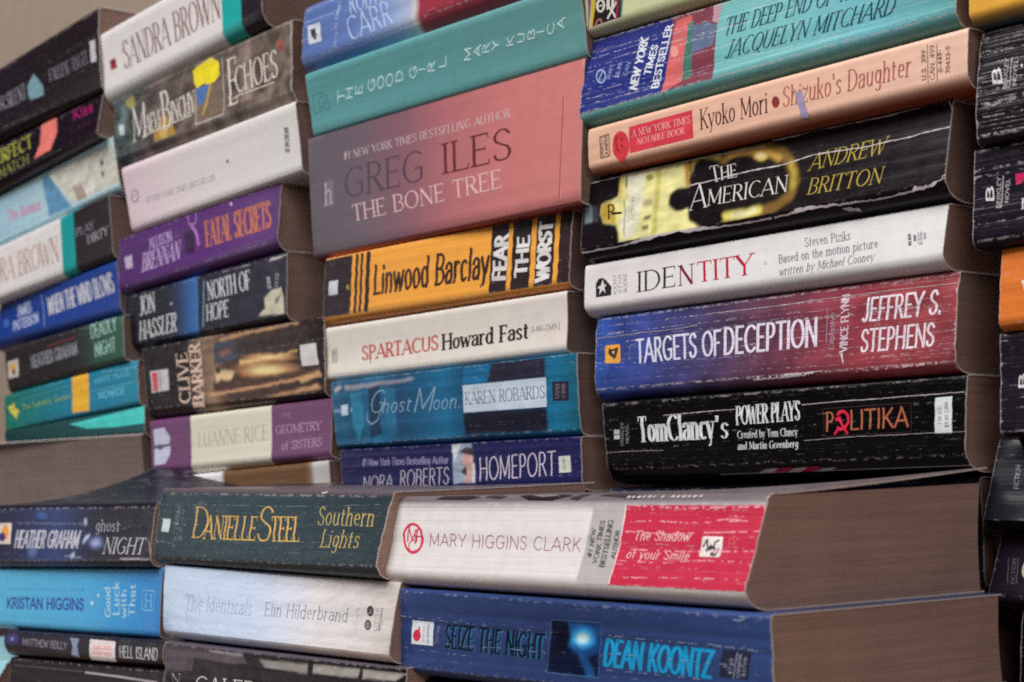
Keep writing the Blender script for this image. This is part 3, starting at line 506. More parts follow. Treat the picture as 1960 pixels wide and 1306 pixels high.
 'B3':{'base':[(0,(216,192,200)),(0.25,(216,202,206)),(0.5,(214,208,206)),(1,(208,205,202))],'wear':0.02,'it':[('E',(9.87,16.94),(4.44,-0.79),(1.18,3.46),(125,95,118),0.7),('L',[(7.54,16.64),(12.4,17.9)],0.5,(125,95,118)),('T','#1 NEW YORK TIMES BESTSELLER',(21.72,10.78,96.21,10.11,22.72,13.83),(0.14,0.1,1),(168,158,166)),('E',(111.4,17.35),(0.96,-0.19),(0.25,1.01),(90,85,88)),('T','US 799 CAN 1099',(170.31,10.56,171.61,23.06,166.1,11.22),(0.14,0.12,0),(130,126,128))],'p':[-894.51,160.0,179.69,33.17,1.641,-0.634,105.02,-5.36,-0.81,2.5],'g':[3.02,2.22,1.89,1.91]},
 'B4':{'base':[(0,(84,44,108)),(0.5,(88,44,112)),(0.9,(96,60,118)),(1,(90,58,110))],'wear':0.35,'it':[('T','BRENNAN',(29.18,5.01,72.61,5.68,29.6,15.75),(0.13,0.05,1),(178,155,196)),('T','ALLISON',(37.35,16.84,63.18,17.17,36.22,23.19),(0.17,0.08,0),(170,145,190)),('T','FATAL SECRETS',(102.32,7.4,167.57,7.0,98.99,22.02),(0.14,0.06,1),(182,106,84)),('P',[(76.91,20.39),(87.16,20.0),(89.46,6.77),(78.85,7.1)],(62,36,76)),('L',[(79.95,28.76),(82.83,22.79),(89.59,22.64),(89.34,29.13)],0.5,(190,145,205)),('L',[(84.93,22.09),(90.15,17.13),(93.61,9.81)],2.2,(165,105,185)),('P',[(6.58,16.97),(15.73,17.1),(17.15,9.55),(8.71,9.9)],(175,160,188)),('E',(126.25,26.47),(1.04,-0.19),(-0.11,0.94),(220,190,220))],'p':[-911.77,127.51,174.32,28.11,1.806,-1.173,105.58,1.09,0.62,2.54],'g':[6.01,7.07,0.76,0.55]},
 'B5':{'soft':0.35,'base':[(0,(36,34,50)),(0.3,(40,40,58)),(0.37,(44,60,96)),(0.42,(46,84,140)),(0.49,(56,108,172)),(0.495,(40,36,56)),(1,(44,40,56))],'wear':0.28,'it':[('T','JON',(19.04,14.25,36.78,14.81,18.86,25.01),(0.13,0.05,1),(205,205,208)),('T','HASSLER',(17.67,1.01,60.64,1.83,18.8,11.16),(0.13,0.05,1),(208,208,210)),('T','NORTH OF',(96.62,13.99,139.66,14.45,95.32,23.39),(0.13,0.05,1),(205,205,208)),('T','HOPE',(94.71,3.79,117.32,3.89,94.97,12.2),(0.13,0.05,1),(205,205,208)),('L',[(92.32,24.38),(90.5,1.65)],0.8,(135,175,205)),('P',[(146.94,1.71),(154.21,4.41),(153.01,9.03),(159.58,11.7),(164.31,11.85),(169.0,12.34),(171.61,6.58),(172.01,0.26)],(188,180,158)),('P',[(162.56,7.49),(168.44,9.1),(166.7,5.7),(163.16,5.22)],(110,115,105)),('T','FICTION',(159.82,12.79,158.38,17.98,156.25,13.07),(0.15,0.11,0),(150,152,160)),('T','OT22',(165.73,11.31,166.86,18.65,162.54,11.93),(0.15,0.11,0),(150,152,160)),('P',[(161.31,27.4),(174.09,27.37),(174.11,25.99),(166.59,25.32),(157.18,25.14)],(178,172,170)),('L',[(111.63,26.37),(121.79,27.02),(139.14,26.34)],0.8,(165,165,172)),('E',(55.53,16.89),(1.12,-0.13),(0.03,0.65),(190,190,195)),('E',(4.59,13.37),(1.82,-0.19),(0.19,2.11),(90,90,105))],'p':[-902.61,93.97,174.13,26.32,0.155,-1.289,105.63,-1.03,3.62,1.73],'g':[4.45,3.83,1.5,1.77]},
 'B6':{'soft':0.9,'base':[(0,(38,24,30)),(0.27,(38,26,30)),(0.33,(112,92,78)),(0.42,(140,112,88)),(0.5,(78,52,40)),(0.7,(74,50,38)),(0.9,(60,42,36)),(1,(40,30,32))],'wear':0.4,'mott':0.12,'it':[('P',[(75.78,29.55),(96.98,29.98),(97.84,19.94),(74.59,19.05)],(66,72,88)),('P',[(80.26,25.57),(91.25,26.21),(91.52,22.84),(81.11,22.11)],(132,92,78)),('P',[(99.84,28.82),(153.06,30.25),(153.71,20.98),(100.15,19.16)],(62,48,44)),('G',(123.08,13.16),(36.68,-2.32),(0.39,5.5),[(1,(84,60,48)),(0.6,(172,120,78)),(0.2,(246,204,144))]),('G',(126.9,18.7),(30.94,-2.2),(0.17,2.43),[(1,(70,50,44)),(0.5,(184,134,88)),(0.15,(248,208,150))]),('P',[(99.55,19.09),(128.03,18.62),(152.59,20.22),(151.46,19.47),(127.98,17.76),(99.96,17.07)],(228,186,128)),('P',[(74.22,15.77),(86.53,15.56),(93.69,14.17),(90.86,10.09),(76.02,9.74)],(214,184,140)),('P',[(72.29,9.96),(98.05,9.37),(133.14,9.93),(170.49,11.54),(171.48,9.3),(121.38,5.68),(71.74,5.3)],(86,58,48)),('P',[(153.08,7.63),(170.43,9.64),(172.48,7.61),(155.18,5.56)],(216,178,126)),('L',[(69.04,3.88),(121.38,5.68),(171.44,8.22)],1.2,(196,148,104)),('P',[(122.93,0.5),(169.45,3.66),(173.52,2.14),(131.81,-0.19)],(190,146,104)),('L',[(82.03,30.68),(105.97,31.59),(154.25,32.66)],1.4,(196,152,110)),('E',(77.95,15.83),(2.7,-0.18),(0.21,1.85),(74,54,48)),('E',(81.03,10.07),(3.68,-0.22),(0.12,1.1),(90,60,50)),('T','CLIVE',(48.62,0.92,47.88,26.83,36.36,1.21),(0.1,0.07,1),(222,190,170)),('T','BARKER',(62.67,-0.53,61.82,30.77,50.67,-0.26),(0.12,0.08,1),(222,190,170)),('P',[(6.56,20.16),(26.31,20.08),(25.81,8.79),(6.43,8.19)],(200,198,200),'h'),('P',[(8.05,19.23),(14.41,19.39),(13.93,8.92),(8.07,8.71)],(202,84,88),'h'),('L',[(16.79,19.76),(16.69,8.97)],0.9,(70,85,140),'h'),('P',[(154.53,22.14),(168.22,22.07),(170.31,12.36),(155.72,12.59)],(202,198,198),'h')],'p':[-874.66,55.86,175.37,32.62,-0.683,-0.017,103.8,-3.39,3.5,3.12],'g':[6.98,2.79,1.11,0.96]},  # gold print, its warm glare painted in as bright blobs and streaks
 'B7':{'base':[(0,(116,64,110)),(0.2,(110,66,106)),(1,(112,72,104))],'wear':0.12,'it':[('B',43.77,123.05,(210,205,186),'tb'),('T','LUANNE RICE',(50.9,9.06,119.07,9.23,51.21,16.88),(0.1,0.04,1),(150,146,132)),('T','GEOMETRY',(126.59,11.61,166.13,11.42,126.56,15.7),(0.13,0.06,1),(204,158,196)),('T','of SISTERS',(132.15,3.63,167.37,3.83,132.11,7.69),(0.13,0.06,1),(200,154,190)),('T','THE',(131.99,18.84,141.14,18.69,131.96,21.75),(0.12,0.06,1),(176,120,165)),('P',[(3.1,21.61),(15.71,22.04),(16.69,16.93),(21.48,15.99),(19.98,12.94),(3.77,12.73)],(186,186,206)),('P',[(2.97,10.99),(21.61,11.74),(20.39,6.92),(15.07,2.28),(2.96,1.97)],(186,186,206)),('L',[(1.68,11.85),(21.65,12.39)],0.6,(80,80,90)),('E',(9.72,11.74),(3.71,-0.2),(0.11,1.45),(90,90,100)),('T','ww',(26.29,13.75,37.89,14.37,26.55,18.28),(0.085,0.03,1),(150,95,145))],'p':[-871.25,22.02,175.09,25.06,0.728,-0.037,104.45,-0.7,1.02,2.0],'g':[5.43,3.14,1.75,0.7]},
 'B8':{'base':[(0,(218,218,222)),(0.44,(218,216,220)),(0.45,(112,80,50)),(0.9,(108,76,48)),(0.93,(190,186,182)),(1,(180,175,172))],'wear':0.15,'it':[],'p':[-871.44,-10.77,174.97,26.0,1.455,-0.105,104.65,0.07,0.64,-0.65],'g':[3.0,3.0,1.36,0.78]},
 'DS':{'base':[(0,(48,66,72)),(0.5,(46,66,74)),(1,(48,62,68))],'wear':0.45,'top':(88,78,84),'it':[('T','D',(32.69,8.99,44.96,9.02,33.11,22.3),(0.1,0.035,1),(206,166,88)),('T','ANIELLE',(43.26,8.65,85.09,8.57,42.75,18.73),(0.12,0.045,1),(206,166,88)),('T','S',(86.47,8.26,97.38,8.29,85.75,22.96),(0.1,0.04,1),(206,166,88)),('T','TEEL',(97.46,8.42,118.23,8.55,95.41,18.8),(0.12,0.045,1),(206,166,88)),('T','Southern',(129.08,15.52,166.36,15.5,128.86,23.15),(0.09,0.04,1),(192,168,100)),('T','Lights',(134.56,6.71,160.18,6.7,134.75,13.95),(0.09,0.04,1),(192,168,100)),('P',[(4.74,16.97),(11.63,16.76),(11.93,11.21),(5.13,11.41)],(188,200,204)),('T','DELL',(18.31,14.89,20.38,23.24,15.0,15.2),(0.1,0.08,0),(110,130,140)),('T','FICTION',(19.61,4.88,19.94,22.19,16.55,5.18),(0.09,0.07,0),(115,135,145)),('T','$7.99',(24.06,7.36,24.09,21.18,21.06,7.59),(0.09,0.07,0),(115,135,145)),('W',[(2.16,22.96),(49.63,23.13),(112.58,23.0),(174.1,24.44)],0.4,(118,136,140),0.0),('W',[(2.09,20.3),(63.9,20.03),(124.97,20.65),(174.8,21.19)],0.3,(118,136,140),0.1),('W',[(0.5,14.7),(65.56,14.74),(122.17,15.57),(174.94,16.78)],0.35,(118,136,140),0.06),('W',[(-0.04,10.86),(66.68,11.22),(123.74,11.15),(175.38,12.91)],0.3,(118,136,140),0.08),('W',[(33.42,7.49),(93.37,8.36),(140.58,8.78),(172.52,9.63)],0.35,(118,136,140),0.0),('W',[(52.21,5.71),(94.28,5.7),(130.08,6.43),(158.85,6.81)],0.3,(118,136,140),0.05),('W',[(53.06,3.0),(77.02,3.74),(119.28,4.0),(157.57,4.52)],0.3,(118,136,140),0.1),('P',[(127.33,28.47),(131.08,28.97),(131.09,28.3),(127.9,27.81)],(190,180,185))],'p':[-681.85,-21.07,173.88,27.49,-0.342,-2.393,1.77,3.7,-3.29,3.81],'g':[2.88,5.49,3.0,3.0]},
 'EH':{'soft':1.5,'base':[(0,(168,190,216)),(0.4,(172,192,220)),(0.62,(196,200,212)),(0.7,(206,202,202)),(1,(196,188,184))],'wear':0.1,'gloss':1,'it':[('T','The Identicals',(19.47,9.15,74.91,9.49,20.29,15.81),(0.07,0.04,1),(100,120,152)),('T','Elin Hilderbrand',(84.69,10.07,144.07,10.69,85.2,15.71),(0.09,0.045,1),(74,88,114)),('E',(158.54,15.99),(2.15,0.12),(-0.5,2.07),(58,42,36),'h'),('E',(158.19,10.57),(2.17,0.13),(-0.5,2.06),(58,42,36),'h'),('T','L',(159.21,14.95,158.75,16.83,157.76,14.93),(0.15,0.11,0),(200,190,180)),('T','B',(159.07,9.55,158.58,11.55,157.62,9.46),(0.15,0.11,0),(200,190,180)),('T','LITTLE',(164.21,8.6,163.56,17.42,162.44,8.61),(0.1,0.08,0),(140,128,122)),('T','BROWN',(166.55,8.74,166.59,17.59,164.89,8.77),(0.16,0.12,0),(120,108,104)),('T','FICTION',(151.44,7.82,151.23,16.72,149.93,7.85),(0.08,0.07,0),(178,170,166))],'p':[-674.7,-51.43,173.74,26.72,-0.45,-2.574,2.07,0.98,-3.07,4.09],'g':[4.6,4.06,0.72,1.37]},
 'CC':{'soft':0.4,'base':[(0,(44,34,44)),(1,(36,26,34))],'wear':0.3,'top':(84,76,86),'it':[('P',[(0.65,25.98),(25.96,25.95),(23.43,16.2),(-0.38,15.25)],(86,74,84)),('T','CALEB CARR',(26.44,7.28,121.85,8.75,26.8,14.76),(0.14,0.05,1),(210,205,205)),('T','N',(5.52,9.67,13.35,9.87,5.78,14.41),(0.12,0.04,1),(170,165,170)),('P',[(77.0,24.25),(112.8,24.5),(112.14,20.86),(81.77,21.41)],(142,138,134)),('P',[(116.73,24.56),(147.36,24.84),(145.73,21.68),(116.08,21.41)],(160,156,150)),('P',[(148.91,24.76),(174.86,24.7),(168.97,21.97),(148.84,21.65)],(166,160,152)),('P',[(25.94,25.62),(64.63,25.12),(68.28,22.17),(56.86,21.17),(25.1,22.26)],(88,76,86)),('L',[(38.77,25.64),(54.46,25.33),(64.63,25.12)],1.0,(160,155,162))],'p':[-667.99,-83.24,175.17,26.0,-0.192,-1.465,-0.32,-0.56,-0.08,0.82],'g':[3.0,3.0,1.15,1.02]},
 'C0':{'base':[(0,(84,106,160)),(0.25,(92,116,172)),(0.4,(122,144,190)),(0.5,(160,172,196)),(0.53,(200,194,190)),(0.545,(150,52,66)),(1,(140,50,62))],'wear':0.5,'it':[('T','CARR',(42.43,1.15,77.32,1.84,37.3,13.85),(0.07,0.05,0),(172,192,222)),('T','ROBYN',(42.03,14.37,72.45,14.42,37.93,26.49),(0.07,0.05,0),(172,192,222)),('T','FICTION',(30.77,0.75,31.46,12.37,27.92,1.38),(0.1,0.08,0),(150,170,205)),('T','ROMANCE',(31.27,14.65,33.76,23.03,28.02,15.26),(0.1,0.08,0),(150,170,205)),('P',[(4.5,17.22),(15.55,16.8),(17.1,6.99),(5.84,7.58)],(192,198,206)),('P',[(6.85,14.99),(11.12,14.78),(14.07,11.45),(11.74,8.18),(8.1,11.66)],(62,64,80)),('E',(13.25,13.15),(1.61,-0.36),(-0.16,1.71),(192,198,206)),('L',[(83.8,10.27),(82.44,-0.39)],0.5,(165,185,215)),('L',[(1.29,19.72),(27.71,18.86)],0.3,(160,180,210))],'p':[-715.97,219.33,178.0,25.6,-0.066,-0.008,104.6,2.13,0.2,-0.94],'g':[7.89,9.51,3.0,3.0]},
 'C1':{'base':[(0,(88,150,152)),(0.5,(92,150,152)),(1,(98,150,148))],'wear':0.08,'it':[('L',[(4.01,18.0),(11.18,18.02),(15.8,15.9),(16.17,9.72),(3.51,9.36),(4.01,18.0)],0.4,(66,112,120)),('E',(10.7,13.56),(2.72,-0.48),(0.73,2.9),(66,112,120),0.4),('T','T',(29.56,10.61,31.14,16.0,23.64,11.07),(0.13,0.1,0),(192,224,224)),('T','H',(36.47,10.88,37.98,16.11,30.62,11.34),(0.13,0.1,0),(192,224,224)),('T','E',(44.57,11.41,45.86,15.79,38.8,11.87),(0.13,0.1,0),(192,224,224)),('T','G',(54.81,11.38,56.29,16.66,49.16,11.84),(0.13,0.1,0),(192,224,224)),('T','O',(62.1,11.1,63.62,16.6,56.52,11.56),(0.13,0.1,0),(192,224,224)),('T','O',(69.08,10.93,70.58,16.4,63.58,11.38),(0.13,0.1,0),(192,224,224)),('T','D',(76.72,11.51,78.04,16.29,71.29,11.96),(0.13,0.1,0),(192,224,224)),('T','G',(87.19,11.13,88.56,16.25,81.87,11.58),(0.13,0.1,0),(192,224,224)),('T','I',(94.45,13.69,94.74,13.97,89.21,14.14),(0.13,0.1,0),(192,224,224)),('T','R',(100.87,11.31,102.08,15.86,95.69,11.76),(0.13,0.1,0),(192,224,224)),('T','L',(109.07,11.61,110.32,16.37,103.97,12.05),(0.13,0.1,0),(192,224,224)),('T','M',(126.71,11.43,128.06,16.85,121.78,11.87),(0.13,0.1,0),(192,224,224)),('T','A',(133.56,12.1,134.66,16.38,128.71,12.53),(0.13,0.1,0),(192,224,224)),('T','R',(139.5,12.22,140.53,16.23,134.7,12.65),(0.13,0.1,0),(192,224,224)),('T','Y',(145.78,12.38,146.74,16.12,141.04,12.81),(0.13,0.1,0),(192,224,224)),('T','K',(155.59,11.89,156.58,15.83,150.94,12.31),(0.13,0.1,0),(192,224,224)),('T','U',(162.64,12.04,163.6,15.96,158.06,12.46),(0.13,0.1,0),(192,224,224)),('T','B',(169.14,11.92,170.12,15.92,164.62,12.33),(0.13,0.1,0),(192,224,224)),('T','I',(175.39,13.82,175.63,14.08,170.93,14.24),(0.13,0.1,0),(192,224,224)),('T','C',(181.35,11.71,182.36,16.02,176.94,12.12),(0.13,0.1,0),(192,224,224)),('T','A',(187.86,12.93,188.77,16.74,183.51,13.34),(0.13,0.1,0),(192,224,224))],'p':[-708.05,181.77,199.65,27.69,-0.787,-0.097,105.17,-4.46,0.14,0.51],'g':[2.0,1.34,1.97,2.38]},
 'C2':{'base':[(0,(98,88,96)),(0.2,(106,92,102)),(0.38,(132,92,104)),(0.55,(170,104,108)),(0.75,(190,115,114)),(1,(194,120,116))],'wear':0.04,'bot':(150,62,60),'it':[('T','GREG',(30.35,22.98,93.77,22.76,30.45,37.47),(0.13,0.045,1),(86,66,80)),('T','ILES',(108.4,23.4,156.61,23.07,107.59,37.18),(0.15,0.05,1),(104,46,54)),('T','THE BONE TREE',(36.89,11.35,150.25,11.77,35.89,19.44),(0.14,0.055,1),(216,180,180)),('T','#1 NEW YORK TIMES BESTSELLING AUTHOR',(30.35,41.71,155.14,40.74,30.24,45.54),(0.13,0.055,1),(200,180,186)),('P',[(13.33,33.73),(21.67,34.1),(20.71,21.45),(12.32,21.56)],(122,106,124)),('T','h',(12.36,22.05,18.85,22.26,13.02,33.06),(0.1,0.06,1),(176,160,174)),('L',[(189.16,43.29),(188.73,20.7),(188.01,2.14)],0.6,(160,88,92)),('L',[(190.26,43.09),(189.74,20.54),(189.04,2.0)],0.4,(222,140,140))],'p':[-712.38,122.74,201.17,56.57,-0.998,-1.86,107.5,-3.04,1.58,6.98],'g':[3.76,1.8,0.5,0.34]},
 'C3':{'base':[(0,(222,152,62)),(1,(228,158,66))],'wear':0.4,'bot':(150,88,58),'it':[('B',0,22.72,(54,42,46),''),('B',25.48,27.76,(62,44,44),''),('B',29.56,31.6,(62,44,44),''),('B',34.06,37.31,(58,42,44),''),('B',125.24,136.4,(54,44,46),''),('B',139.3,151.16,(54,44,46),''),('B',154.44,165.69,(54,44,46),''),('B',168.66,175.71,(60,46,46),''),('T','Linwood Barclay',(40.97,6.96,124.03,6.3,41.31,21.21),(0.13,0.085,0),(66,44,42)),('T','FEAR',(136.04,4.74,136.82,23.04,126.67,5.27),(0.2,0.16,0),(208,204,202)),('T','THE',(149.68,5.0,150.52,20.78,141.31,5.38),(0.2,0.16,0),(208,204,202)),('T','WORST',(163.79,1.6,164.49,25.06,154.94,2.06),(0.2,0.16,0),(208,204,202)),('P',[(4.36,17.16),(11.88,17.05),(11.66,10.26),(4.12,10.38)],(190,192,196)),('E',(20.18,12.8),(1.39,-0.14),(-0.1,1.36),(150,130,60))],'p':[-699.45,89.82,175.71,28.0,-0.638,0.433,103.51,1.66,1.34,1.48],'g':[4.89,3.49,0.94,0.45]},
 'C4':{'base':[(0,(214,208,196)),(1,(210,202,194))],'wear':0.03,'it':[('T','SPARTACUS',(29.99,5.65,88.16,5.96,30.03,12.63),(0.22,0.1,1),(186,84,76)),('T','Howard Fast',(91.54,5.5,150.09,5.71,91.5,12.9),(0.24,0.09,1),(48,42,44)),('T','0-440-17649-2',(152.17,8.01,170.18,8.05,152.16,10.72),(0.1,0.08,0),(135,126,120)),('P',[(4.59,13.22),(9.62,13.29),(9.39,6.53),(4.58,6.42)],(172,166,160)),('T','F',(5.19,9.91,8.79,9.9,5.38,12.48),(0.17,0.06,1),(95,88,86)),('L',[(36.48,5.16),(36.97,3.47)],0.5,(60,50,50))],'p':[-700.26,61.18,174.49,22.53,-0.113,-0.373,105.35,-0.72,0.16,1.78],'g':[2.84,2.43,1.22,0.87]},
 'C5':{'soft':0.8,'base':[(0,(32,100,138)),(0.1,(24,84,120)),(0.2,(30,108,148)),(0.3,(24,78,116)),(0.4,(24,92,132)),(0.5,(30,108,150)),(0.6,(24,76,110)),(0.85,(26,92,130)),(0.92,(28,112,150)),(1,(28,96,120))],'wear':0.35,'it':[('P',[(121.21,30.49),(155.15,30.38),(154.94,21.52),(117.43,21.65)],(50,46,66)),('P',[(99.66,10.13),(154.68,9.62),(154.68,-0.09),(99.38,0.73)],(34,34,54)),('P',[(100.36,21.72),(155.21,21.51),(154.69,9.74),(99.86,10.12)],(192,206,220),'h'),('T','KAREN ROBARDS',(101.54,13.36,153.84,13.09,101.59,18.81),(0.1,0.04,1),(74,86,104)),('T','G',(29.13,13.53,39.61,13.44,34.74,23.69),(0.06,0.035,0),(150,180,200)),('T','host',(38.97,13.01,61.01,12.83,42.25,19.86),(0.08,0.05,0),(150,180,200)),('T','M',(63.13,12.06,76.74,11.98,68.87,22.81),(0.06,0.035,0),(150,180,200)),('T','oon',(77.88,12.57,94.73,12.29,80.23,18.86),(0.08,0.05,0),(150,180,200)),('L',[(37.87,13.4),(35.65,10.15),(30.72,8.5),(26.91,10.58),(28.01,13.93)],0.45,(150,180,200),'h'),('P',[(158.69,19.39),(168.73,19.18),(168.37,11.49),(158.77,11.75)],(50,44,62),'h'),('T','US99',(162.73,12.69,163.32,18.49,160.2,12.72),(0.15,0.11,0),(110,104,120)),('T','C899',(166.5,12.76,167.06,18.25,163.99,12.73),(0.15,0.11,0),(110,104,120)),('P',[(6.88,18.53),(12.63,18.69),(12.18,13.74),(6.8,13.67)],(186,204,222),'h'),('L',[(0.53,15.96),(6.08,15.94)],0.8,(150,165,200)),('L',[(15.19,15.85),(23.79,15.72)],1.2,(200,215,225)),('P',[(1.61,25.82),(5.66,28.0),(9.24,27.55),(7.12,25.82),(2.65,24.71)],(190,175,182)),('P',[(102.44,31.94),(120.35,31.79),(117.43,21.65),(100.38,21.9)],(28,104,148)),('P',[(15.23,23.57),(24.78,23.65),(25.04,9.99),(18.79,0.7),(15.53,10.46)],(38,124,160)),('P',[(41.02,23.29),(51.24,23.3),(49.66,3.48),(42.65,2.45)],(34,108,148)),('P',[(29.85,26.04),(39.13,26.1),(38.14,3.31),(28.61,2.35)],(20,62,96)),('P',[(11.01,27.29),(41.61,27.41),(66.17,27.43),(63.84,26.28),(39.08,25.77),(11.87,25.16)],(150,150,160))],'p':[-692.51,28.1,174.23,29.52,-0.16,-0.616,105.71,-2.92,0.68,2.27],'g':[2.23,2.89,0.71,0.61]},  # the long pale strip near the top of the spine is a painted reflection
 'C6':{'soft':0.4,'base':[(0,(44,42,90)),(0.1,(34,36,90)),(1,(38,40,96))],'wear':0.3,'it':[('T','ROBERTS',(47.32,0.82,84.33,1.61,47.92,8.65),(0.08,0.05,0),(200,190,206)),('T','NORA',(17.78,-0.06,41.73,0.64,18.32,6.45),(0.08,0.05,0),(200,190,206)),('T','#1 New York Times Bestselling Author',(18.16,11.2,84.6,10.71,18.6,14.9),(0.12,0.07,0),(160,152,190)),('P',[(87.81,19.46),(101.63,19.76),(103.3,2.1),(87.54,1.75)],(148,162,180)),('P',[(93.84,13.57),(98.68,15.36),(102.65,13.31),(100.17,1.84),(94.96,1.93),(96.96,7.04)],(196,156,152)),('P',[(92.99,15.85),(97.31,17.65),(102.96,17.15),(102.19,13.97),(96.04,14.79)],(78,60,70)),('P',[(92.75,6.82),(97.17,9.61),(97.32,5.1)],(60,50,60)),('P',[(87.81,19.46),(94.35,19.62),(90.69,13.66),(88.42,11.78)],(205,215,215)),('T','HOMEPORT',(106.22,2.61,156.83,4.04,106.72,12.81),(0.075,0.05,0),(204,194,208)),('P',[(159.31,11.77),(166.58,11.92),(166.73,5.09),(159.18,4.96)],(202,206,196),'h'),('T','US799',(163.53,6.07,163.81,10.91,161.26,6.01),(0.15,0.11,0),(150,160,130)),('P',[(101.39,10.46),(103.46,10.53),(103.09,2.1),(101.43,2.07)],(210,205,210))],'p':[-690.61,6.23,173.19,19.08,-0.271,-1.283,107.23,-1.31,-0.49,1.04],'g':[3.0,3.0,0.56,0.72]},
 'MC':{'base':[(0,(208,204,202)),(1,(206,202,201))],'wear':0.5,'top':(104,94,98),'it':[('B',104.15,119.0,(170,166,164),''),('B',119.0,175.44,(188,46,72),''),('L',[(118.63,23.82),(119.53,12.79),(119.29,0.28)],0.5,(226,200,205)),('E',(12.85,12.53),(6.1,0.08),(-1.79,5.41),(200,52,80),1.1),('T','M',(8.97,11.34,15.52,11.16,8.94,16.45),(0.13,0.09,0),(200,52,80)),('T','H',(14.08,10.58,18.62,10.48,13.07,15.64),(0.13,0.09,0),(200,52,80)),('T','C',(11.34,7.72,16.16,7.81,10.14,11.93),(0.13,0.09,0),(200,52,80)),('T','MARY HIGGINS CLARK',(22.87,9.99,102.25,9.49,22.31,14.44),(0.075,0.065,0),(152,74,96)),('T','#1 NEW',(108.14,7.87,107.45,16.58,105.98,8.22),(0.16,0.14,0),(82,78,82)),('T','YORK TIMES',(111.63,6.07,110.88,19.11,109.23,6.31),(0.16,0.14,0),(82,78,82)),('T','BESTSELLING',(115.26,5.09,114.64,19.29,112.65,5.31),(0.16,0.14,0),(82,78,82)),('T','AUTHOR',(118.95,7.72,118.49,16.2,116.81,7.96),(0.16,0.14,0),(82,78,82)),('T','The Shadow',(125.35,13.34,148.86,13.51,125.64,16.36),(0.12,0.07,0),(228,196,196)),('T','of your Smile',(123.64,8.0,150.18,7.92,124.02,10.77),(0.12,0.07,0),(228,196,196)),('P',[(154.41,15.02),(161.8,14.94),(162.24,14.55),(162.41,9.52),(161.98,9.16),(154.58,9.17),(154.01,9.56),(153.98,14.66)],(216,208,204)),('L',[(154.65,12.0),(156.23,14.24),(156.38,12.03),(158.98,11.64),(159.28,13.41),(160.88,14.09)],0.6,(60,54,60)),('L',[(157.45,12.49),(160.04,11.22),(158.37,9.87),(160.57,9.7),(161.11,11.68)],0.7,(60,54,60)),('L',[(156.14,10.93),(158.37,11.63)],0.9,(60,54,60)),('T','FIC',(164.72,11.74,168.63,11.73,164.65,14.58),(0.08,0.06,0),(222,110,128)),('W',[(119.8,18.88),(132.78,19.24),(148.39,18.85),(169.8,19.58)],0.7,(226,150,165),-0.05),('W',[(120.78,16.07),(136.69,15.56),(149.43,15.85),(175.21,16.59)],0.9,(226,150,165),-0.12),('W',[(120.64,12.57),(137.8,12.39),(151.97,12.18)],0.5,(226,150,165),0.05),('W',[(120.95,10.72),(143.67,10.46),(161.74,10.73),(175.63,11.08)],0.9,(226,150,165),-0.1),('W',[(120.81,7.24),(139.71,7.0),(154.67,8.03),(174.07,7.97)],0.7,(226,150,165),0.02),('W',[(119.77,6.29),(136.2,5.79),(158.59,5.71)],0.4,(226,150,165),0.1),('W',[(121.94,2.2),(146.37,2.85),(172.22,3.09)],0.6,(226,150,165),0.05),('W',[(119.02,24.06),(139.23,23.23),(159.22,23.38),(173.45,23.53)],1.1,(226,150,165),-0.05),('W',[(122.83,22.88),(130.9,22.75),(155.78,22.71),(170.86,22.52)],0.5,(226,150,165),0.05),('W',[(155.77,19.13),(160.43,19.83),(166.48,19.73),(169.59,19.32)],0.8,(226,150,165),-0.2),('P',[(22,25.6),(40,25.2),(46,26.6),(38,28.6),(25,27.8)],(44,36,42)),('P',[(48,26.4),(57,25.6),(60,27),(52,29)],(60,50,56)),('P',[(66,27),(72,25),(84,24.9),(92,27.0),(86,31),(72,31)],(38,30,34)),('P',[(71,28),(78,26.4),(86,27.6),(80,29.8)],(128,120,124)),('P',[(92,25.4),(96,24.9),(100,28),(97,30)],(60,50,56)),('P',[(104,27),(122,25.2),(128,26.2),(112,29.5)],(58,48,54)),('P',[(60,32),(110,33.5),(160,40),(120,38)],(74,64,70)),('P',[(20,31),(60,32.5),(95,35),(50,36)],(80,70,74)),('P',[(118.0,25.5),(119.4,25.5),(119.6,26.6),(118.2,26.6)],(176,168,172)),('P',[(120.2,25.5),(121.4,25.5),(121.6,26.6),(120.4,26.6)],(176,168,172)),('P',[(122.4,25.5),(124.0,25.5),(124.2,26.6),(122.6,26.6)],(176,168,172)),('P',[(124.8,25.5),(126.0,25.5),(126.2,26.6),(125.0,26.6)],(176,168,172)),('P',[(127.0,25.5),(128.5,25.5),(128.7,26.6),(127.2,26.6)],(176,168,172)),('P',[(129.4,25.5),(130.2,25.5),(130.4,26.6),(129.6,26.6)],(176,168,172)),('P',[(133.0,25.5),(134.0,25.5),(134.2,26.6),(133.2,26.6)],(176,168,172)),('P',[(137.0,25.5),(138.4,25.5),(138.6,26.6),(137.2,26.6)],(176,168,172)),('P',[(139.4,25.5),(140.6,25.5),(140.8,26.6),(139.6,26.6)],(176,168,172)),('P',[(141.6,25.5),(143.1,25.5),(143.3,26.6),(141.8,26.6)],(176,168,172)),('P',[(144.0,25.5),(145.0,25.5),(145.2,26.6),(144.2,26.6)],(176,168,172)),('P',[(146.0,25.5),(147.6,25.5),(147.8,26.6),(146.2,26.6)],(176,168,172)),('P',[(148.6,25.5),(149.8,25.5),(150.0,26.6),(148.8,26.6)],(176,168,172))],'p':[-509.05,-24.98,175.44,24.1,-0.716,-1.378,-0.94,5.92,-0.31,3.94],'g':[4.85,5.87,3.0,3.0]},
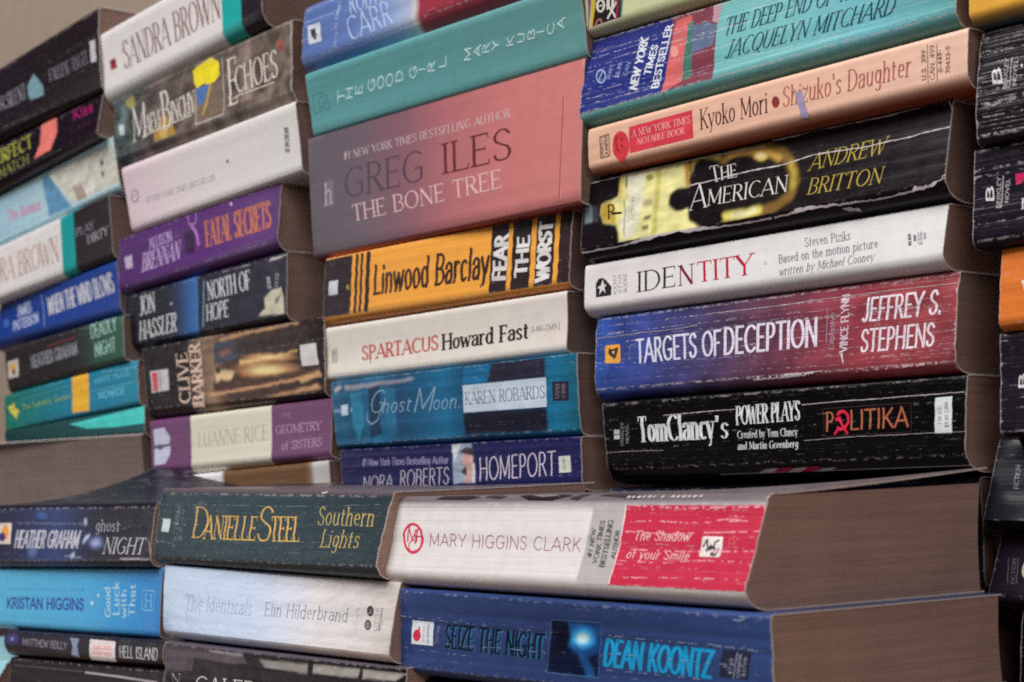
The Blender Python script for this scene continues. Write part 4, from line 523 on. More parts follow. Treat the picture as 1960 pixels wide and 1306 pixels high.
 'SN':{'soft':0.9,'base':[(0,(48,68,120)),(0.5,(46,64,112)),(1,(54,76,128))],'wear':0.3,'it':[('T','SEIZE THE NIGHT',(26.31,7.42,78.01,6.85,27.13,16.04),(0.17,0.12,0),(46,120,160)),('T','SEIZE THE NIGHT',(25.94,7.56,77.62,6.98,26.76,16.19),(0.15,0.1,0),(22,30,62)),('P',[(82.06,20.57),(105.69,20.86),(103.79,3.0),(79.47,3.01)],(16,30,68)),('P',[(86.78,20.3),(105.45,20.59),(104.33,10.86),(99.4,8.96),(90.39,12.58),(88.21,16.67)],(24,70,130)),('G',(96.76,15.08),(7.9,0.49),(0.2,5.27),[(1,(24,70,130)),(0.7,(30,110,180)),(0.45,(70,165,215)),(0.22,(190,225,240))]),('P',[(91.97,13.73),(99.4,8.96),(102.16,2.99),(98.41,2.87),(94.86,9.18)],(30,80,140)),('L',[(82.06,20.57),(105.69,20.86),(103.79,3.0),(79.47,3.01),(82.06,20.57)],0.25,(70,110,165),'h'),('P',[(82.44,20.05),(89.89,20.21),(91.22,14.21),(87.96,9.78),(81.06,9.87)],(16,24,54)),('T','DEAN KOONTZ',(105.98,6.9,151.26,6.3,107.53,16.06),(0.17,0.12,0),(24,90,130)),('T','DEAN KOONTZ',(106.25,6.82,151.51,6.22,107.81,15.98),(0.155,0.115,0),(28,152,206)),('P',[(156.39,15.42),(167.68,15.75),(166.07,7.08),(155.08,7.16)],(46,50,76),'h'),('T','U.S.',(157.9,9.46,158.66,12.74,156.52,9.55),(0.15,0.11,0),(150,158,178)),('T','$7.99',(159.93,8.3,160.89,13.14,158.63,8.38),(0.15,0.11,0),(150,158,178)),('L',[(162.18,15.12),(160.58,6.98)],0.3,(150,158,178),'h'),('T','CANADA',(162.97,7.31,164.1,14.64,161.55,7.38),(0.15,0.11,0),(150,158,178)),('T','$11.99',(165.12,7.94,166.24,13.86,163.77,8.03),(0.15,0.11,0),(150,158,178)),('P',[(7.05,16.28),(19.43,16.25),(19.28,8.11),(6.63,8.12)],(206,214,222),'h'),('E',(9.95,11.21),(2.3,0.13),(0.04,2.02),(205,45,72),'h'),('L',[(8.62,12.15),(11.52,13.15),(10.87,14.23)],0.9,(205,45,72),'h'),('W',[(0.23,17.46),(26.41,16.89),(56.49,16.72),(79.52,16.16)],0.4,(150,165,195),0.08),('W',[(19.77,9.42),(38.9,9.15),(59.66,9.59),(79.29,9.22)],0.35,(150,165,195),0.1),('W',[(0.58,6.93),(6.41,6.42),(20.64,6.14),(42.36,5.81)],0.35,(150,165,195),0.08),('W',[(106.66,17.0),(125.09,16.69),(149.43,16.6),(170.3,16.03)],0.45,(150,165,195),0.02),('W',[(107.61,5.78),(124.62,5.93),(150.75,5.88)],0.45,(150,165,195),0.05),('W',[(106.42,11.04),(124.86,11.3),(144.81,11.02),(165.41,11.35)],0.4,(150,165,195),0.08),('W',[(151.29,16.97),(159.75,16.6),(171.47,16.25)],0.5,(150,165,195),-0.05),('W',[(161.39,25.47),(163.75,25.14),(166.13,25.53)],0.9,(150,165,195),-0.3),('T','WARNER',(16.95,8.98,17.25,15.41,15.53,8.96),(0.12,0.1,0),(150,155,165)),('T','BOOKS',(14.31,9.39,14.59,14.71,13.17,9.38),(0.1,0.08,0),(214,130,140)),('T','FICTION',(22.38,9.85,23.14,15.16,20.9,9.82),(0.1,0.08,0),(130,140,175))],'p':[-500.67,-57.1,175.5,25.95,-0.281,-1.073,-1.13,0.31,-2.67,-0.58],'g':[3.0,3.0,1.21,1.47]},
 'D0':{'base':[(0,(204,206,176)),(0.1,(192,198,156)),(1,(196,200,150))],'wear':0.05,'it':[('P',[(2.49,14.77),(22.71,11.22),(21.07,0.25),(1.22,0.05)],(196,196,180)),('P',[(4.99,14.2),(22.34,11.3),(20.73,0.54),(3.04,0.32)],(52,38,42)),('P',[(4.83,14.23),(7.36,13.93),(3.7,0.45),(2.06,0.25)],(200,170,60)),('E',(8.99,7.81),(2.62,-0.59),(0.42,2.75),(206,204,196)),('E',(8.97,7.7),(1.24,-0.27),(0.28,1.8),(40,30,34)),('L',[(8.18,7.71),(9.78,7.74)],0.7,(206,204,196)),('P',[(12.77,10.23),(14.57,10.1),(14.05,5.59),(12.4,5.14)],(206,204,196)),('P',[(15.68,10.12),(17.44,9.83),(16.41,5.61),(14.96,5.38)],(206,204,196)),('L',[(12.61,7.54),(16.4,2.89),(17.3,1.07)],1.0,(206,204,196)),('L',[(18.24,7.37),(12.65,1.54)],1.0,(206,204,196)),('L',[(5.3,0.39),(6.79,2.26),(8.8,2.37),(9.3,0.35)],0.9,(165,110,100)),('P',[(18.79,11.03),(20.15,10.72),(18.62,0.51),(17.37,0.51)],(150,44,84)),('P',[(21.06,10.52),(22.18,10.26),(20.74,0.59),(19.72,0.54)],(60,110,90)),('P',[(2.33,14.81),(3.27,14.59),(1.59,0.35),(1.08,0.19)],(60,80,90)),('P',[(3.43,14.56),(4.37,14.34),(2.59,4.82),(2.19,3.26)],(160,44,70))],'p':[-508.32,188.96,178.0,24.77,-0.487,0.13,104.6,-2.68,0.0,0.0],'g':[3.44,5.81,3.0,3.0]},
 'D1':{'base':[(0,(104,166,164)),(0.6,(112,176,178)),(0.8,(106,176,186)),(1,(96,160,162))],'wear':0.8,'bot':(84,128,122),'it':[('B',0,48.73,(42,52,128),'t'),('B',48.73,72.87,(124,60,76),'t'),('P',[(50.61,29.58),(59.34,30.04),(58.5,17.35),(56.7,2.21),(46.63,-0.29),(48.73,14.33)],(198,98,98)),('P',[(57.76,26.79),(60.37,27.36),(61.31,12.67),(61.49,3.44),(56.81,2.47),(56.77,13.69)],(64,112,100)),('P',[(60.64,24.97),(66.89,25.27),(72.77,22.73),(71.51,14.37),(61.1,13.3),(60.31,21.57)],(90,104,132)),('P',[(70.45,31.99),(74.83,31.82),(73.43,23.16),(70.51,24.42)],(176,140,150)),('E',(51.43,16.04),(2.24,-0.5),(-0.3,2.38),(212,140,128)),('T','NEW YORK',(32.58,3.85,36.25,24.89,28.04,5.5),(0.17,0.14,0),(206,210,218)),('T','TIMES',(39.63,8.69,42.28,20.67,35.65,9.94),(0.17,0.14,0),(206,210,218)),('T','BESTSELLER',(44.62,2.26,49.31,28.12,40.38,2.77),(0.17,0.14,0),(206,210,218)),('E',(10.83,14.14),(2.95,-0.61),(-0.58,3.14),(160,178,210),0.6),('L',[(9.84,12.13),(10.58,14.59),(11.85,16.37)],0.5,(160,178,210)),('T','SIGNET',(16.23,11.7,17.57,17.51,14.3,12.38),(0.12,0.09,0),(140,150,190)),('T','$6.99',(21.37,11.22,22.71,17.14,19.07,11.98),(0.12,0.09,0),(150,160,195)),('T','CAN',(26.16,11.08,27.43,16.61,23.97,11.83),(0.12,0.09,0),(140,150,190)),('W',[(2.14,23.01),(20.1,23.39),(48.22,24.0),(75.45,23.84)],0.55,(170,180,215),-0.1),('W',[(2.43,19.45),(18.48,19.07),(44.51,18.44),(73.23,18.0)],0.35,(170,180,215),0.05),('W',[(2.88,12.95),(21.92,12.55),(49.71,12.38),(73.04,12.86)],0.4,(170,180,215),0.0),('W',[(3.05,10.02),(20.17,9.15),(43.04,7.49)],0.35,(170,180,215),0.05),('W',[(6.65,5.83),(28.57,4.52),(50.83,3.5),(71.79,4.54)],0.4,(170,180,215),0.0),('W',[(74.74,5.08),(113.24,5.12),(149.65,4.84),(178.68,4.12)],0.35,(160,205,205),0.0),('W',[(80.17,6.15),(113.33,3.36),(143.88,1.22),(178.66,1.84)],0.35,(160,205,205),0.05),('T','THE DEEP END OF THE OCEAN',(76.98,16.84,164.43,17.72,78.55,24.24),(0.085,0.03,1),(42,78,96)),('T','JACQUELYN MITCHARD',(78.03,6.94,154.53,6.38,80.49,14.26),(0.085,0.03,1),(38,74,92))],'p':[-511.32,154.0,179.73,30.74,0.302,1.03,101.27,7.13,-5.48,-5.37],'g':[6.28,5.46,0.86,1.45]},
 'D2':{'base':[(0,(214,172,146)),(0.5,(218,174,152)),(1,(216,178,158))],'wear':0.06,'bot':(150,78,56),'it':[('L',[(6.85,11.01),(12.07,11.14),(12.23,2.53),(7.07,2.33),(6.85,11.01)],0.4,(80,60,55)),('T','FAWCETT',(8.89,2.84,8.64,10.85,7.1,3.04),(0.15,0.11,0),(100,76,68)),('T','JUNIPER',(11.62,2.91,11.28,10.74,9.68,3.14),(0.15,0.11,0),(100,76,68)),('E',(18.65,5.36),(4.69,-0.84),(0.18,5.83),(204,60,70)),('L',[(16.64,9.64),(15.8,7.61),(16.48,4.77),(17.66,3.2)],0.5,(90,30,35)),('E',(19.33,7.78),(0.53,-0.09),(0.02,0.49),(90,30,35)),('E',(19.4,5.06),(0.53,-0.09),(0.01,0.49),(90,30,35)),('P',[(23.4,11.9),(57.18,12.0),(57.77,1.31),(23.48,1.53)],(206,62,76)),('T','A NEW YORK TIMES',(25.16,7.42,56.22,7.27,25.23,10.31),(0.12,0.05,1),(232,176,170)),('T','NOTABLE BOOK',(28.07,3.88,53.35,3.67,28.14,6.55),(0.12,0.05,1),(232,176,170)),('T','Kyoko Mori',(61.64,3.69,94.42,3.79,61.35,11.44),(0.085,0.04,1),(84,48,46)),('E',(98.24,6.87),(1.79,-0.35),(-0.01,2.05),(136,58,54)),('T',"Shizuko's Daughter",(101.7,4.26,157.03,3.98,101.83,11.63),(0.09,0.04,1),(170,98,86)),('P',[(106.35,10.71),(107.62,8.52),(110.41,8.44),(111.7,3.86),(113.42,-0.54),(109.9,-0.35),(108.6,4.46)],(150,138,168)),('T','U.S. 399',(163.38,1.43,163.02,11.43,161.47,1.64),(0.13,0.12,0),(96,78,72)),('T','CAN. 499',(166.79,0.96,166.5,12.37,164.74,1.16),(0.1,0.09,0),(120,100,92)),('T','0-449-',(169.79,2.87,169.23,10.21,168.13,3.04),(0.13,0.12,0),(96,78,72)),('T','70433-5',(172.74,1.82,172.51,10.69,171.04,1.99),(0.13,0.12,0),(96,78,72)),('L',[(163.52,13.03),(164.11,0.31)],0.25,(120,100,92)),('L',[(167.31,12.42),(167.72,0.24)],0.25,(120,100,92))],'p':[-507.22,132.03,179.26,14.14,0.4,0.435,102.68,0.1,0.74,1.85],'g':[3.61,4.73,1.57,1.37]},
 'D3':{'soft':0.8,'base':[(0,(36,26,32)),(0.4,(34,24,30)),(0.55,(40,30,30)),(1,(34,26,36))],'wear':0.14,'it':[('P',[(20.99,27.33),(40.04,27.3),(56.19,27.53),(58.42,22.38),(58.79,17.44),(52.78,17.32),(48.71,15.24),(48.43,11.48),(52.43,8.16),(59.18,8.22),(60.1,3.53),(65.82,-0.24),(44.69,0.11),(22.54,0.19),(20.56,7.36),(12.97,9.28),(10.57,13.25),(11.29,17.35),(20.01,18.99)],(212,206,142)),('P',[(24.44,27.06),(34.17,27.16),(34.04,15.31),(31.15,1.46),(25.1,1.21),(22.0,8.26),(25.63,16.58)],(212,210,186)),('P',[(54.81,27.22),(57.84,27.25),(58.76,17.72),(56.99,17.73)],(176,124,54)),('P',[(40.08,27.02),(43.0,26.99),(43.13,0.87),(40.2,0.74)],(184,178,100)),('P',[(21.02,27.04),(22.76,27.16),(22.14,17.11),(20.22,18.52)],(196,176,96)),('E',(36.38,24.04),(1.95,-0.32),(-0.17,1.46),(150,146,74)),('P',[(34.39,15.53),(39.23,15.34),(39.21,12.33),(33.92,13.12)],(176,160,130)),('P',[(35.55,8.77),(39.25,8.77),(39.07,7.16),(35.36,7.15)],(104,88,66)),('P',[(34.51,4.82),(38.22,4.94),(38.29,3.08),(34.87,3.02)],(110,94,66)),('P',[(23.5,27.37),(24.41,27.34),(24.6,22.3),(23.6,22.45)],(70,60,50)),('L',[(23.92,16.84),(25.13,2.3)],0.5,(110,90,60)),('T','FICTION',(29.99,8.21,29.16,17.43,28.23,8.35),(0.12,0.1,0),(120,110,96)),('T','NOVEL',(27.81,7.42,27.01,16.37,26.5,7.61),(0.1,0.08,0),(120,110,96)),('P',[(10.57,13.25),(11.29,17.35),(15.55,17.55),(18.95,14.81),(19.71,8.04),(12.97,9.28)],(176,148,62)),('T','P',(15.19,10.35,19.08,10.23,14.1,16.65),(0.13,0.08,0),(34,26,30)),('L',[(16.88,12.61),(22.72,12.03)],0.9,(34,26,30),'h'),('P',[(0.94,18.04),(4.52,18.07),(5.97,15.61),(5.97,10.55),(2.15,10.54)],(110,124,132)),('P',[(5.79,17.32),(9.02,16.56),(9.32,10.36),(6.94,10.42)],(60,66,72)),('L',[(73.5,24.72),(78.65,26.78),(87.28,26.88),(96.56,25.51),(104.0,22.1),(109.09,16.53),(111.08,10.51),(109.23,5.15),(103.21,2.49),(96.88,1.67),(87.75,1.24),(78.98,1.78)],4.2,(120,92,46)),('L',[(77.31,26.75),(87.35,26.34),(96.76,23.9),(102.25,20.84)],2.6,(186,146,70)),('L',[(108.32,17.7),(110.37,13.72),(110.06,8.61)],2.4,(170,150,60)),('L',[(78.93,2.15),(87.69,1.77),(94.83,2.5)],3.4,(206,198,98)),('L',[(82.31,2.06),(88.31,2.1),(92.86,2.55)],2.0,(218,214,170)),('G',(93.28,23.19),(4.62,-0.81),(-0.29,2.48),[(1,(150,112,58)),(0.6,(204,180,96)),(0.2,(224,214,170))]),('P',[(58.66,27.5),(72.44,27.86),(74.03,25.97),(61.74,25.08),(59.64,22.18)],(190,176,92)),('E',(67.92,22.7),(8.36,-1.4),(-0.52,4.4),(34,24,30)),('P',[(58.4,20.76),(75.83,22.18),(79.08,12.06),(59.61,13.54)],(34,24,30)),('E',(82.93,21.78),(5.94,-1.01),(-0.34,2.83),(34,24,30)),('E',(53.96,12.15),(5.63,-0.87),(-0.52,4.41),(34,24,30)),('P',[(57.25,15.53),(69.86,15.14),(78.42,0.81),(66.82,0.14),(60.46,3.47)],(34,24,30)),('T','T',(70.49,16.75,74.79,16.74,68.17,23.47),(0.1,0.035,1),(204,200,196)),('T','HE',(74.97,16.98,82.64,17.0,73.76,22.53),(0.12,0.04,1),(200,196,194)),('T','A',(60.22,7.26,68.03,7.41,60.0,17.36),(0.09,0.03,1),(204,200,196)),('T','MERICAN',(69.02,7.79,107.71,7.19,68.92,14.32),(0.11,0.035,1),(204,200,196)),('T','ANDREW',(116.98,13.52,149.19,14.25,118.55,19.83),(0.085,0.04,1),(176,158,66)),('T','BRITTON',(117.36,4.41,149.47,3.42,118.59,10.45),(0.1,0.04,1),(176,152,70)),('W',[(98.69,18.09),(103.81,18.0),(111.28,18.63),(118.61,19.31),(129.54,18.9),(140.21,18.24),(149.94,18.47),(159.46,18.44),(165.99,18.95),(175.38,19.11)],1.0),('W',[(98.09,28.44),(108.26,28.18),(119.34,28.48),(135.51,28.28),(148.8,28.11),(162.69,28.55),(174.0,28.76)],1.1),('W',[(-0.02,26.96),(19.86,27.23),(40.04,27.3),(57.94,27.62),(73.88,27.23),(95.11,26.83)],0.8),('W',[(58.43,17.5),(70.24,17.64),(82.37,18.16),(92.25,18.25),(100.68,17.97)],1.1),('W',[(102.26,-0.54),(116.06,-0.12),(131.88,-0.36),(140.14,-0.45),(150.54,-0.67),(163.9,-0.31),(171.48,-0.05),(176.43,1.03)],0.8),('W',[(0.53,-0.35),(22.99,-0.43),(44.69,0.11),(65.47,-0.19),(85.3,-0.48),(101.02,-0.52)],0.8),('P',[(132.01,-1.39),(135.54,-1.2),(137.41,-2.0),(139.17,-2.04),(138.82,-3.97),(136.63,-2.87),(134.56,-2.79)],(178,172,176),'h'),('W',[(178.0,8.01),(177.8,5.13),(176.74,2.91),(174.53,1.36)],1.0),('W',[(174.0,28.76),(175.68,25.7),(177.08,20.5),(177.85,11.56),(178.5,3.68),(177.23,1.01)],1.0)],'p':[-514.73,99.48,175.75,28.04,0.294,0.364,103.43,4.11,-1.13,2.87],'g':[5.9,6.65,0.9,1.18]},
 'D4':{'base':[(0,(212,207,206)),(1,(208,208,208))],'wear':0.03,'it':[('T','IDE',(30.7,3.07,51.35,3.16,30.17,11.3),(0.15,0.05,1),(56,48,52)),('T','N',(53.32,3.05,60.98,3.14,52.51,11.02),(0.15,0.05,1),(120,38,58)),('T','TITY',(63.3,3.3,90.64,3.36,62.22,11.32),(0.15,0.05,1),(176,34,64)),('P',[(6.86,3.63),(6.63,9.28),(8.14,11.04),(10.51,11.16),(12.53,10.0),(13.44,7.43),(15.81,7.01),(15.75,3.63)],(52,46,50)),('P',[(10.54,10.5),(11.43,8.2),(13.0,8.3),(11.72,7.07),(12.38,4.81),(10.73,6.36),(8.83,4.36),(9.12,6.8),(7.5,7.53),(9.62,8.12)],(212,207,206)),('T','POCKET',(19.12,3.54,18.31,11.53,17.16,3.64),(0.1,0.09,0),(150,146,148)),('T','STAR',(21.83,3.8,21.17,11.47,19.88,3.9),(0.1,0.09,0),(150,146,148)),('T','BOOKS',(24.91,4.01,24.26,11.12,22.82,4.13),(0.1,0.09,0),(158,154,156)),('T','Steven Piziks',(114.59,10.36,134.88,10.35,114.04,13.77),(0.09,0.05,1),(112,108,112)),('T','Based on the motion picture',(103.15,5.81,147.17,6.01,102.63,9.1),(0.1,0.055,1),(112,108,112)),('T','written by Michael Cooney',(103.69,1.24,146.03,1.73,103.96,4.32),(0.1,0.055,1),(112,108,112)),('T','U.S. $6.99',(161.28,5.13,160.51,9.03,159.94,5.21),(0.22,0.18,0),(110,108,112)),('T','CAN $9.99',(163.11,6.28,162.7,8.41,162.0,6.33),(0.18,0.14,0),(130,128,132)),('L',[(163.24,9.27),(164.03,5.23)],0.25,(150,148,150)),('T','0-7434-',(165.85,4.77,165.07,9.48,164.42,4.82),(0.12,0.1,0),(145,142,145)),('T','9999',(167.25,6.42,166.81,8.78,166.05,6.44),(0.12,0.1,0),(150,148,150)),('E',(96.43,6.96),(0.79,-0.09),(-0.08,0.71),(190,186,194))],'p':[-515.7,76.1,174.32,16.01,-0.07,-0.343,105.58,1.13,0.15,3.29],'g':[4.21,4.97,1.47,1.66]},
 'D5':{'base':[(0,(48,80,158)),(0.15,(58,70,138)),(0.3,(72,68,116)),(0.45,(88,62,86)),(0.6,(118,60,76)),(0.75,(146,62,72)),(1,(146,66,72))],'wear':0.7,'mott':0.15,'it':[('T','TARGETS OF',(24.16,8.82,68.8,8.89,23.37,18.61),(0.12,0.09,0),(206,206,226)),('T','DECEPTION',(70.56,8.76,115.11,8.78,70.19,19.29),(0.13,0.09,0),(214,208,222)),('T','JEFFREY S.',(134.81,15.48,167.28,15.44,135.64,23.76),(0.12,0.09,0),(216,206,214)),('T','STEPHENS',(134.77,5.22,164.99,5.14,134.95,13.21),(0.12,0.09,0),(214,200,210)),('T','VINCE FLYNN',(128.91,6.15,128.86,25.87,125.37,6.01),(0.15,0.12,0),(202,186,198)),('L',[(126.63,5.74),(127.23,2.34)],0.7,(202,186,198)),('T','Explosive',(122.73,7.34,122.77,20.04,120.27,7.25),(0.14,0.09,0),(170,140,160)),('L',[(119.26,9.71),(119.4,21.9)],0.3,(170,140,160)),('P',[(6.34,17.28),(13.53,17.25),(14.36,16.67),(14.85,10.3),(14.06,9.85),(6.39,10.11),(5.77,10.66),(5.75,16.92)],(222,158,64)),('P',[(7.87,16.14),(9.39,15.52),(10.16,14.7),(11.97,15.84),(13.57,16.23),(12.78,14.0),(12.11,12.27),(11.03,11.58),(8.74,13.01),(7.58,14.12)],(84,58,40)),('E',(10.55,14.31),(0.74,-0.05),(-0.02,0.51),(200,190,180)),('T','FIC',(18.07,10.33,17.69,15.92,16.24,10.36),(0.08,0.06,0),(110,110,160)),('L',[(19.9,10.21),(20.0,16.25),(23.24,16.76)],0.4,(120,110,160)),('W',[(44.62,18.06),(64.67,19.08),(83.83,19.83),(108.12,20.01)],0.35,(170,180,215),0.0),('W',[(0.8,10.48),(31.09,8.95),(58.63,8.3),(87.63,7.71)],0.35,(170,180,215),0.05),('W',[(99.14,21.48),(128.26,20.87),(150.07,21.01),(173.75,20.85)],0.35,(206,150,165),0.05),('W',[(130.66,18.02),(150.28,17.58),(174.4,18.31)],0.4,(206,150,165),0.0),('W',[(134.12,15.98),(150.38,15.87),(174.52,16.24)],0.35,(206,150,165),0.05),('W',[(99.73,11.18),(123.23,10.29),(150.74,9.9),(173.41,9.77)],0.35,(206,150,165),0.1),('W',[(105.96,7.11),(129.07,7.23),(150.9,7.34),(172.53,7.79)],0.35,(206,150,165),0.1),('W',[(132.88,-0.19),(146.01,-0.15),(166.94,-0.03)],0.5,(206,150,165),0.0),('W',[(0.2,20.59),(8.82,20.57),(18.37,20.67),(26.29,20.78),(34.78,20.68),(48.58,20.81),(56.63,21.2)],0.55),('W',[(61.74,24.99),(77.25,24.86),(92.83,24.82),(108.67,24.84)],0.45),('W',[(98.96,24.71),(113.73,25.12),(128.01,25.07),(144.48,25.2),(160.3,25.1),(174.0,24.96)],0.5),('W',[(85.58,-0.22),(97.31,-0.23),(110.13,-0.1)],0.7),('W',[(100.38,0.03),(111.11,0.06),(118.1,0.16)],0.6)],'p':[-512.2,42.95,173.55,27.88,-0.62,-0.726,106.69,1.8,0.7,2.35],'g':[5.36,4.29,1.05,1.24]},
 'D6':{'base':[(0,(26,17,25)),(1,(24,15,23))],'wear':0.35,'it':[('T','TomClancy',(19.97,9.76,59.86,9.44,19.61,19.78),(0.17,0.045,1),(206,212,214)),('T',"'s",(60.54,9.42,66.76,9.49,60.9,18.04),(0.16,0.04,1),(206,212,214)),('T','POWER PLAYS',(71.21,14.03,101.31,14.41,71.2,21.14),(0.13,0.045,1),(206,210,212)),('T','Created by Tom Clancy',(71.55,9.09,100.18,8.99,71.57,12.04),(0.17,0.06,1),(186,190,192)),('T','and Martin Greenberg',(71.36,5.0,100.25,4.84,71.38,7.87),(0.17,0.06,1),(186,190,192)),('L',[(112.13,17.9),(149.17,17.96),(149.33,8.22),(112.32,8.05),(112.13,17.9)],0.25,(66,48,50)),('T','P',(113.16,9.8,116.44,9.92,113.22,16.73),(0.12,0.09,0),(170,100,72)),('T','LITIKA',(123.72,9.85,148.05,9.83,123.83,16.85),(0.12,0.09,0),(168,98,70)),('L',[(118.09,15.33),(119.71,16.52),(121.59,16.42),(122.82,14.87),(122.92,12.75),(121.58,10.92),(119.69,10.37),(118.07,11.08)],1.1,(214,42,72)),('L',[(117.28,13.88),(119.71,14.18)],1.4,(214,42,72)),('L',[(118.63,14.24),(122.65,8.76)],0.9,(214,42,72)),('L',[(119.15,10.81),(116.71,8.8)],0.9,(214,42,72)),('P',[(158.83,19.0),(165.46,19.13),(165.62,7.18),(158.84,7.28)],(202,210,210)),('T','7.50 U.S.',(161.69,10.01,161.36,16.14,160.14,10.0),(0.13,0.12,0),(98,98,102)),('T','$9.99 CAN',(164.42,9.08,164.07,17.28,162.78,9.07),(0.13,0.12,0),(98,98,102)),('P',[(5.75,15.26),(6.85,15.34),(7.09,14.67),(8.12,15.28),(8.93,15.12),(8.65,11.52),(5.45,11.65)],(190,194,198)),('L',[(5.78,13.4),(8.53,13.28)],0.4,(30,20,30)),('T','BERKLEY',(10.58,8.81,11.78,17.89,8.86,8.87),(0.15,0.11,0),(130,130,138)),('T','NOVEL',(13.87,9.78,14.33,17.06,11.96,9.76),(0.15,0.11,0),(130,130,138)),('W',[(102.2,19.83),(112.15,20.05),(126.63,20.08),(137.02,20.06),(147.14,20.21),(159.43,20.22),(170.39,20.24)],0.55),('W',[(33.63,19.59),(45.49,19.75),(57.03,19.91),(70.48,19.9)],0.6),('W',[(0.26,6.44),(13.84,6.58),(32.49,6.27)],0.3),('W',[(103.11,7.13),(121.3,7.54),(137.13,7.51),(152.33,7.48),(170.75,7.36)],0.3),('P',[(60,-2.2),(172,-2.2),(172,-2.62),(60,-2.55)],(170,165,170)),('P',[(84,-0.94),(90,-0.8),(86,-2.62),(78,-2.62)],(180,176,180)),('P',[(90,-0.8),(97,-0.66),(93,-2.62),(86,-2.62)],(170,30,60)),('P',[(97,-1.08),(104,-0.8),(99,-2.62),(93,-2.62)],(180,176,180)),('P',[(104,-0.8),(110,-0.66),(106,-2.62),(99,-2.62)],(170,30,60)),('P',[(110,-1.36),(117,-1.22),(112,-2.62),(106,-2.62)],(180,176,180))],'p':[-507.22,11.11,170.76,25.08,-0.137,-1.055,107.76,-1.9,-0.09,4.8],'g':[3.0,3.0,1.34,1.07]},
 'E0':{'base':[(0,(212,158,62)),(1,(212,158,62))],'wear':0.05,'bot':(70,86,100),'it':[],'p':[-326.45,152.23,175.0,17.94,0.205,-0.049,104.61,1.29,0.0,0.0],'g':[4.25,7.17,3.0,3.0]},
 'E1':{'base':[(0,(38,32,38)),(1,(38,32,38))],'wear':0.85,'it':[('T','B',(9.63,15.86,8.96,21.04,5.9,16.4),(0.3,0.16,0),(205,205,206)),('T','BERKLEY',(11.55,13.54,11.52,23.84,9.93,13.95),(0.15,0.11,0),(176,174,178)),('T','NOVEL',(14.78,14.52,14.99,22.78,13.23,14.92),(0.15,0.11,0),(176,174,178)),('L',[(12.31,13.61),(12.57,24.06)],0.3,(176,174,178)),('E',(16.53,20.52),(0.35,-0.07),(-0.04,0.64),(190,190,190))],'p':[-326.54,112.66,175.0,34.26,-0.864,0.111,104.57,5.31,-0.39,1.03],'g':[3.4,1.28,1.06,1.79]},
 'E2':{'base':[(0,(38,32,44)),(1,(38,32,40))],'wear':0.6,'it':[('T','B',(7.78,12.36,7.59,17.11,4.65,12.73),(0.3,0.16,0),(205,205,206)),('T','BERKLEY',(10.32,9.68,10.17,19.85,8.71,9.92),(0.15,0.11,0),(176,174,178)),('T','NOVEL',(13.14,11.03,13.5,18.79,11.6,11.26),(0.15,0.11,0),(176,174,178)),('L',[(10.61,9.64),(11.0,20.24)],0.3,(176,174,178)),('P',[(15.37,20.05),(20.6,20.02),(20.63,18.15),(17.26,18.18),(17.28,16.51),(15.71,16.5)],(190,40,92)),('T','D',(18.15,8.1,21.9,8.05,18.1,11.72),(0.17,0.06,1),(200,198,200))],'p':[-329.59,78.7,174.99,29.7,0.23,0.007,104.59,3.3,-0.64,1.3],'g':[2.77,2.7,0.85,0.32]},
 'E3':{'base':[(0,(206,112,48)),(1,(206,112,48))],'wear':0.3,'it':[('T','B',(9.04,9.44,12.22,9.28,7.99,12.84),(0.3,0.2,0),(215,205,200))],'p':[-321.33,51.71,175.0,23.57,0.231,-0.044,104.59,4.14,0.09,-0.13],'g':[3.0,3.54,0.69,0.68]},
 'E4':{'base':[(0,(40,34,46)),(1,(38,34,44))],'wear':0.5,'it':[('T','B',(9.55,13.45,9.44,17.74,6.54,13.55),(0.3,0.16,0),(205,205,206))],'p':[-323.02,17.17,175.0,30.79,0.1,0.015,104.6,2.79,-0.28,0.25],'g':[1.94,4.46,0.75,0.88]},
 'E5':{'base':[(0,(36,38,46)),(1,(28,30,40))],'wear':0.2,'it':[('T','FICTION',(10.72,9.69,9.91,17.12,8.84,9.82),(0.12,0.1,0),(128,130,136))],'p':[-330.76,-10.31,175.0,25.19,-1.112,-0.126,104.49,10.15,0.41,-0.07],'g':[3.69,5.06,0.49,1.11]},
 'E6':{'base':[(0,(44,36,52)),(1,(40,32,48))],'wear':0.15,'it':[('T','FICTION',(8.91,3.53,7.25,11.33,7.45,3.46),(0.12,0.1,0),(112,108,122)),('L',[(6.18,3.52),(4.55,11.42)],0.2,(112,108,122)),('L',[(9.49,3.56),(7.93,11.55)],0.2,(112,108,122)),('E',(11.87,7.79),(1.59,0.07),(-0.65,2.45),(192,184,150))],'p':[-330.44,-33.75,175.0,18.82,-1.599,-0.12,104.53,8.43,-0.23,-0.11],'g':[4.22,0.82,0.92,1.27]},
 'E7':{'base':[(0,(28,24,32)),(1,(28,24,32))],'wear':0.7,'it':[],'p':[-320.86,-64.47,175.0,25.17,-0.125,-0.013,104.59,4.13,0.0,0.0],'g':[3.0,3.0,1.06,0.2]},
 'Y1':{'base':[(0,(130,178,190)),(1,(138,185,196))],'wear':0.05,'it':[],'p':[-1054.96,-106.58,175.69,26.5,-0.104,-0.613,6.35,11.34,0.0,6.38],'g':[3.0,3.0,3.0,3.0]},
}
BACK = 'paperbacks stacked in the back row'; FRONT = 'paperbacks stacked in the front row'
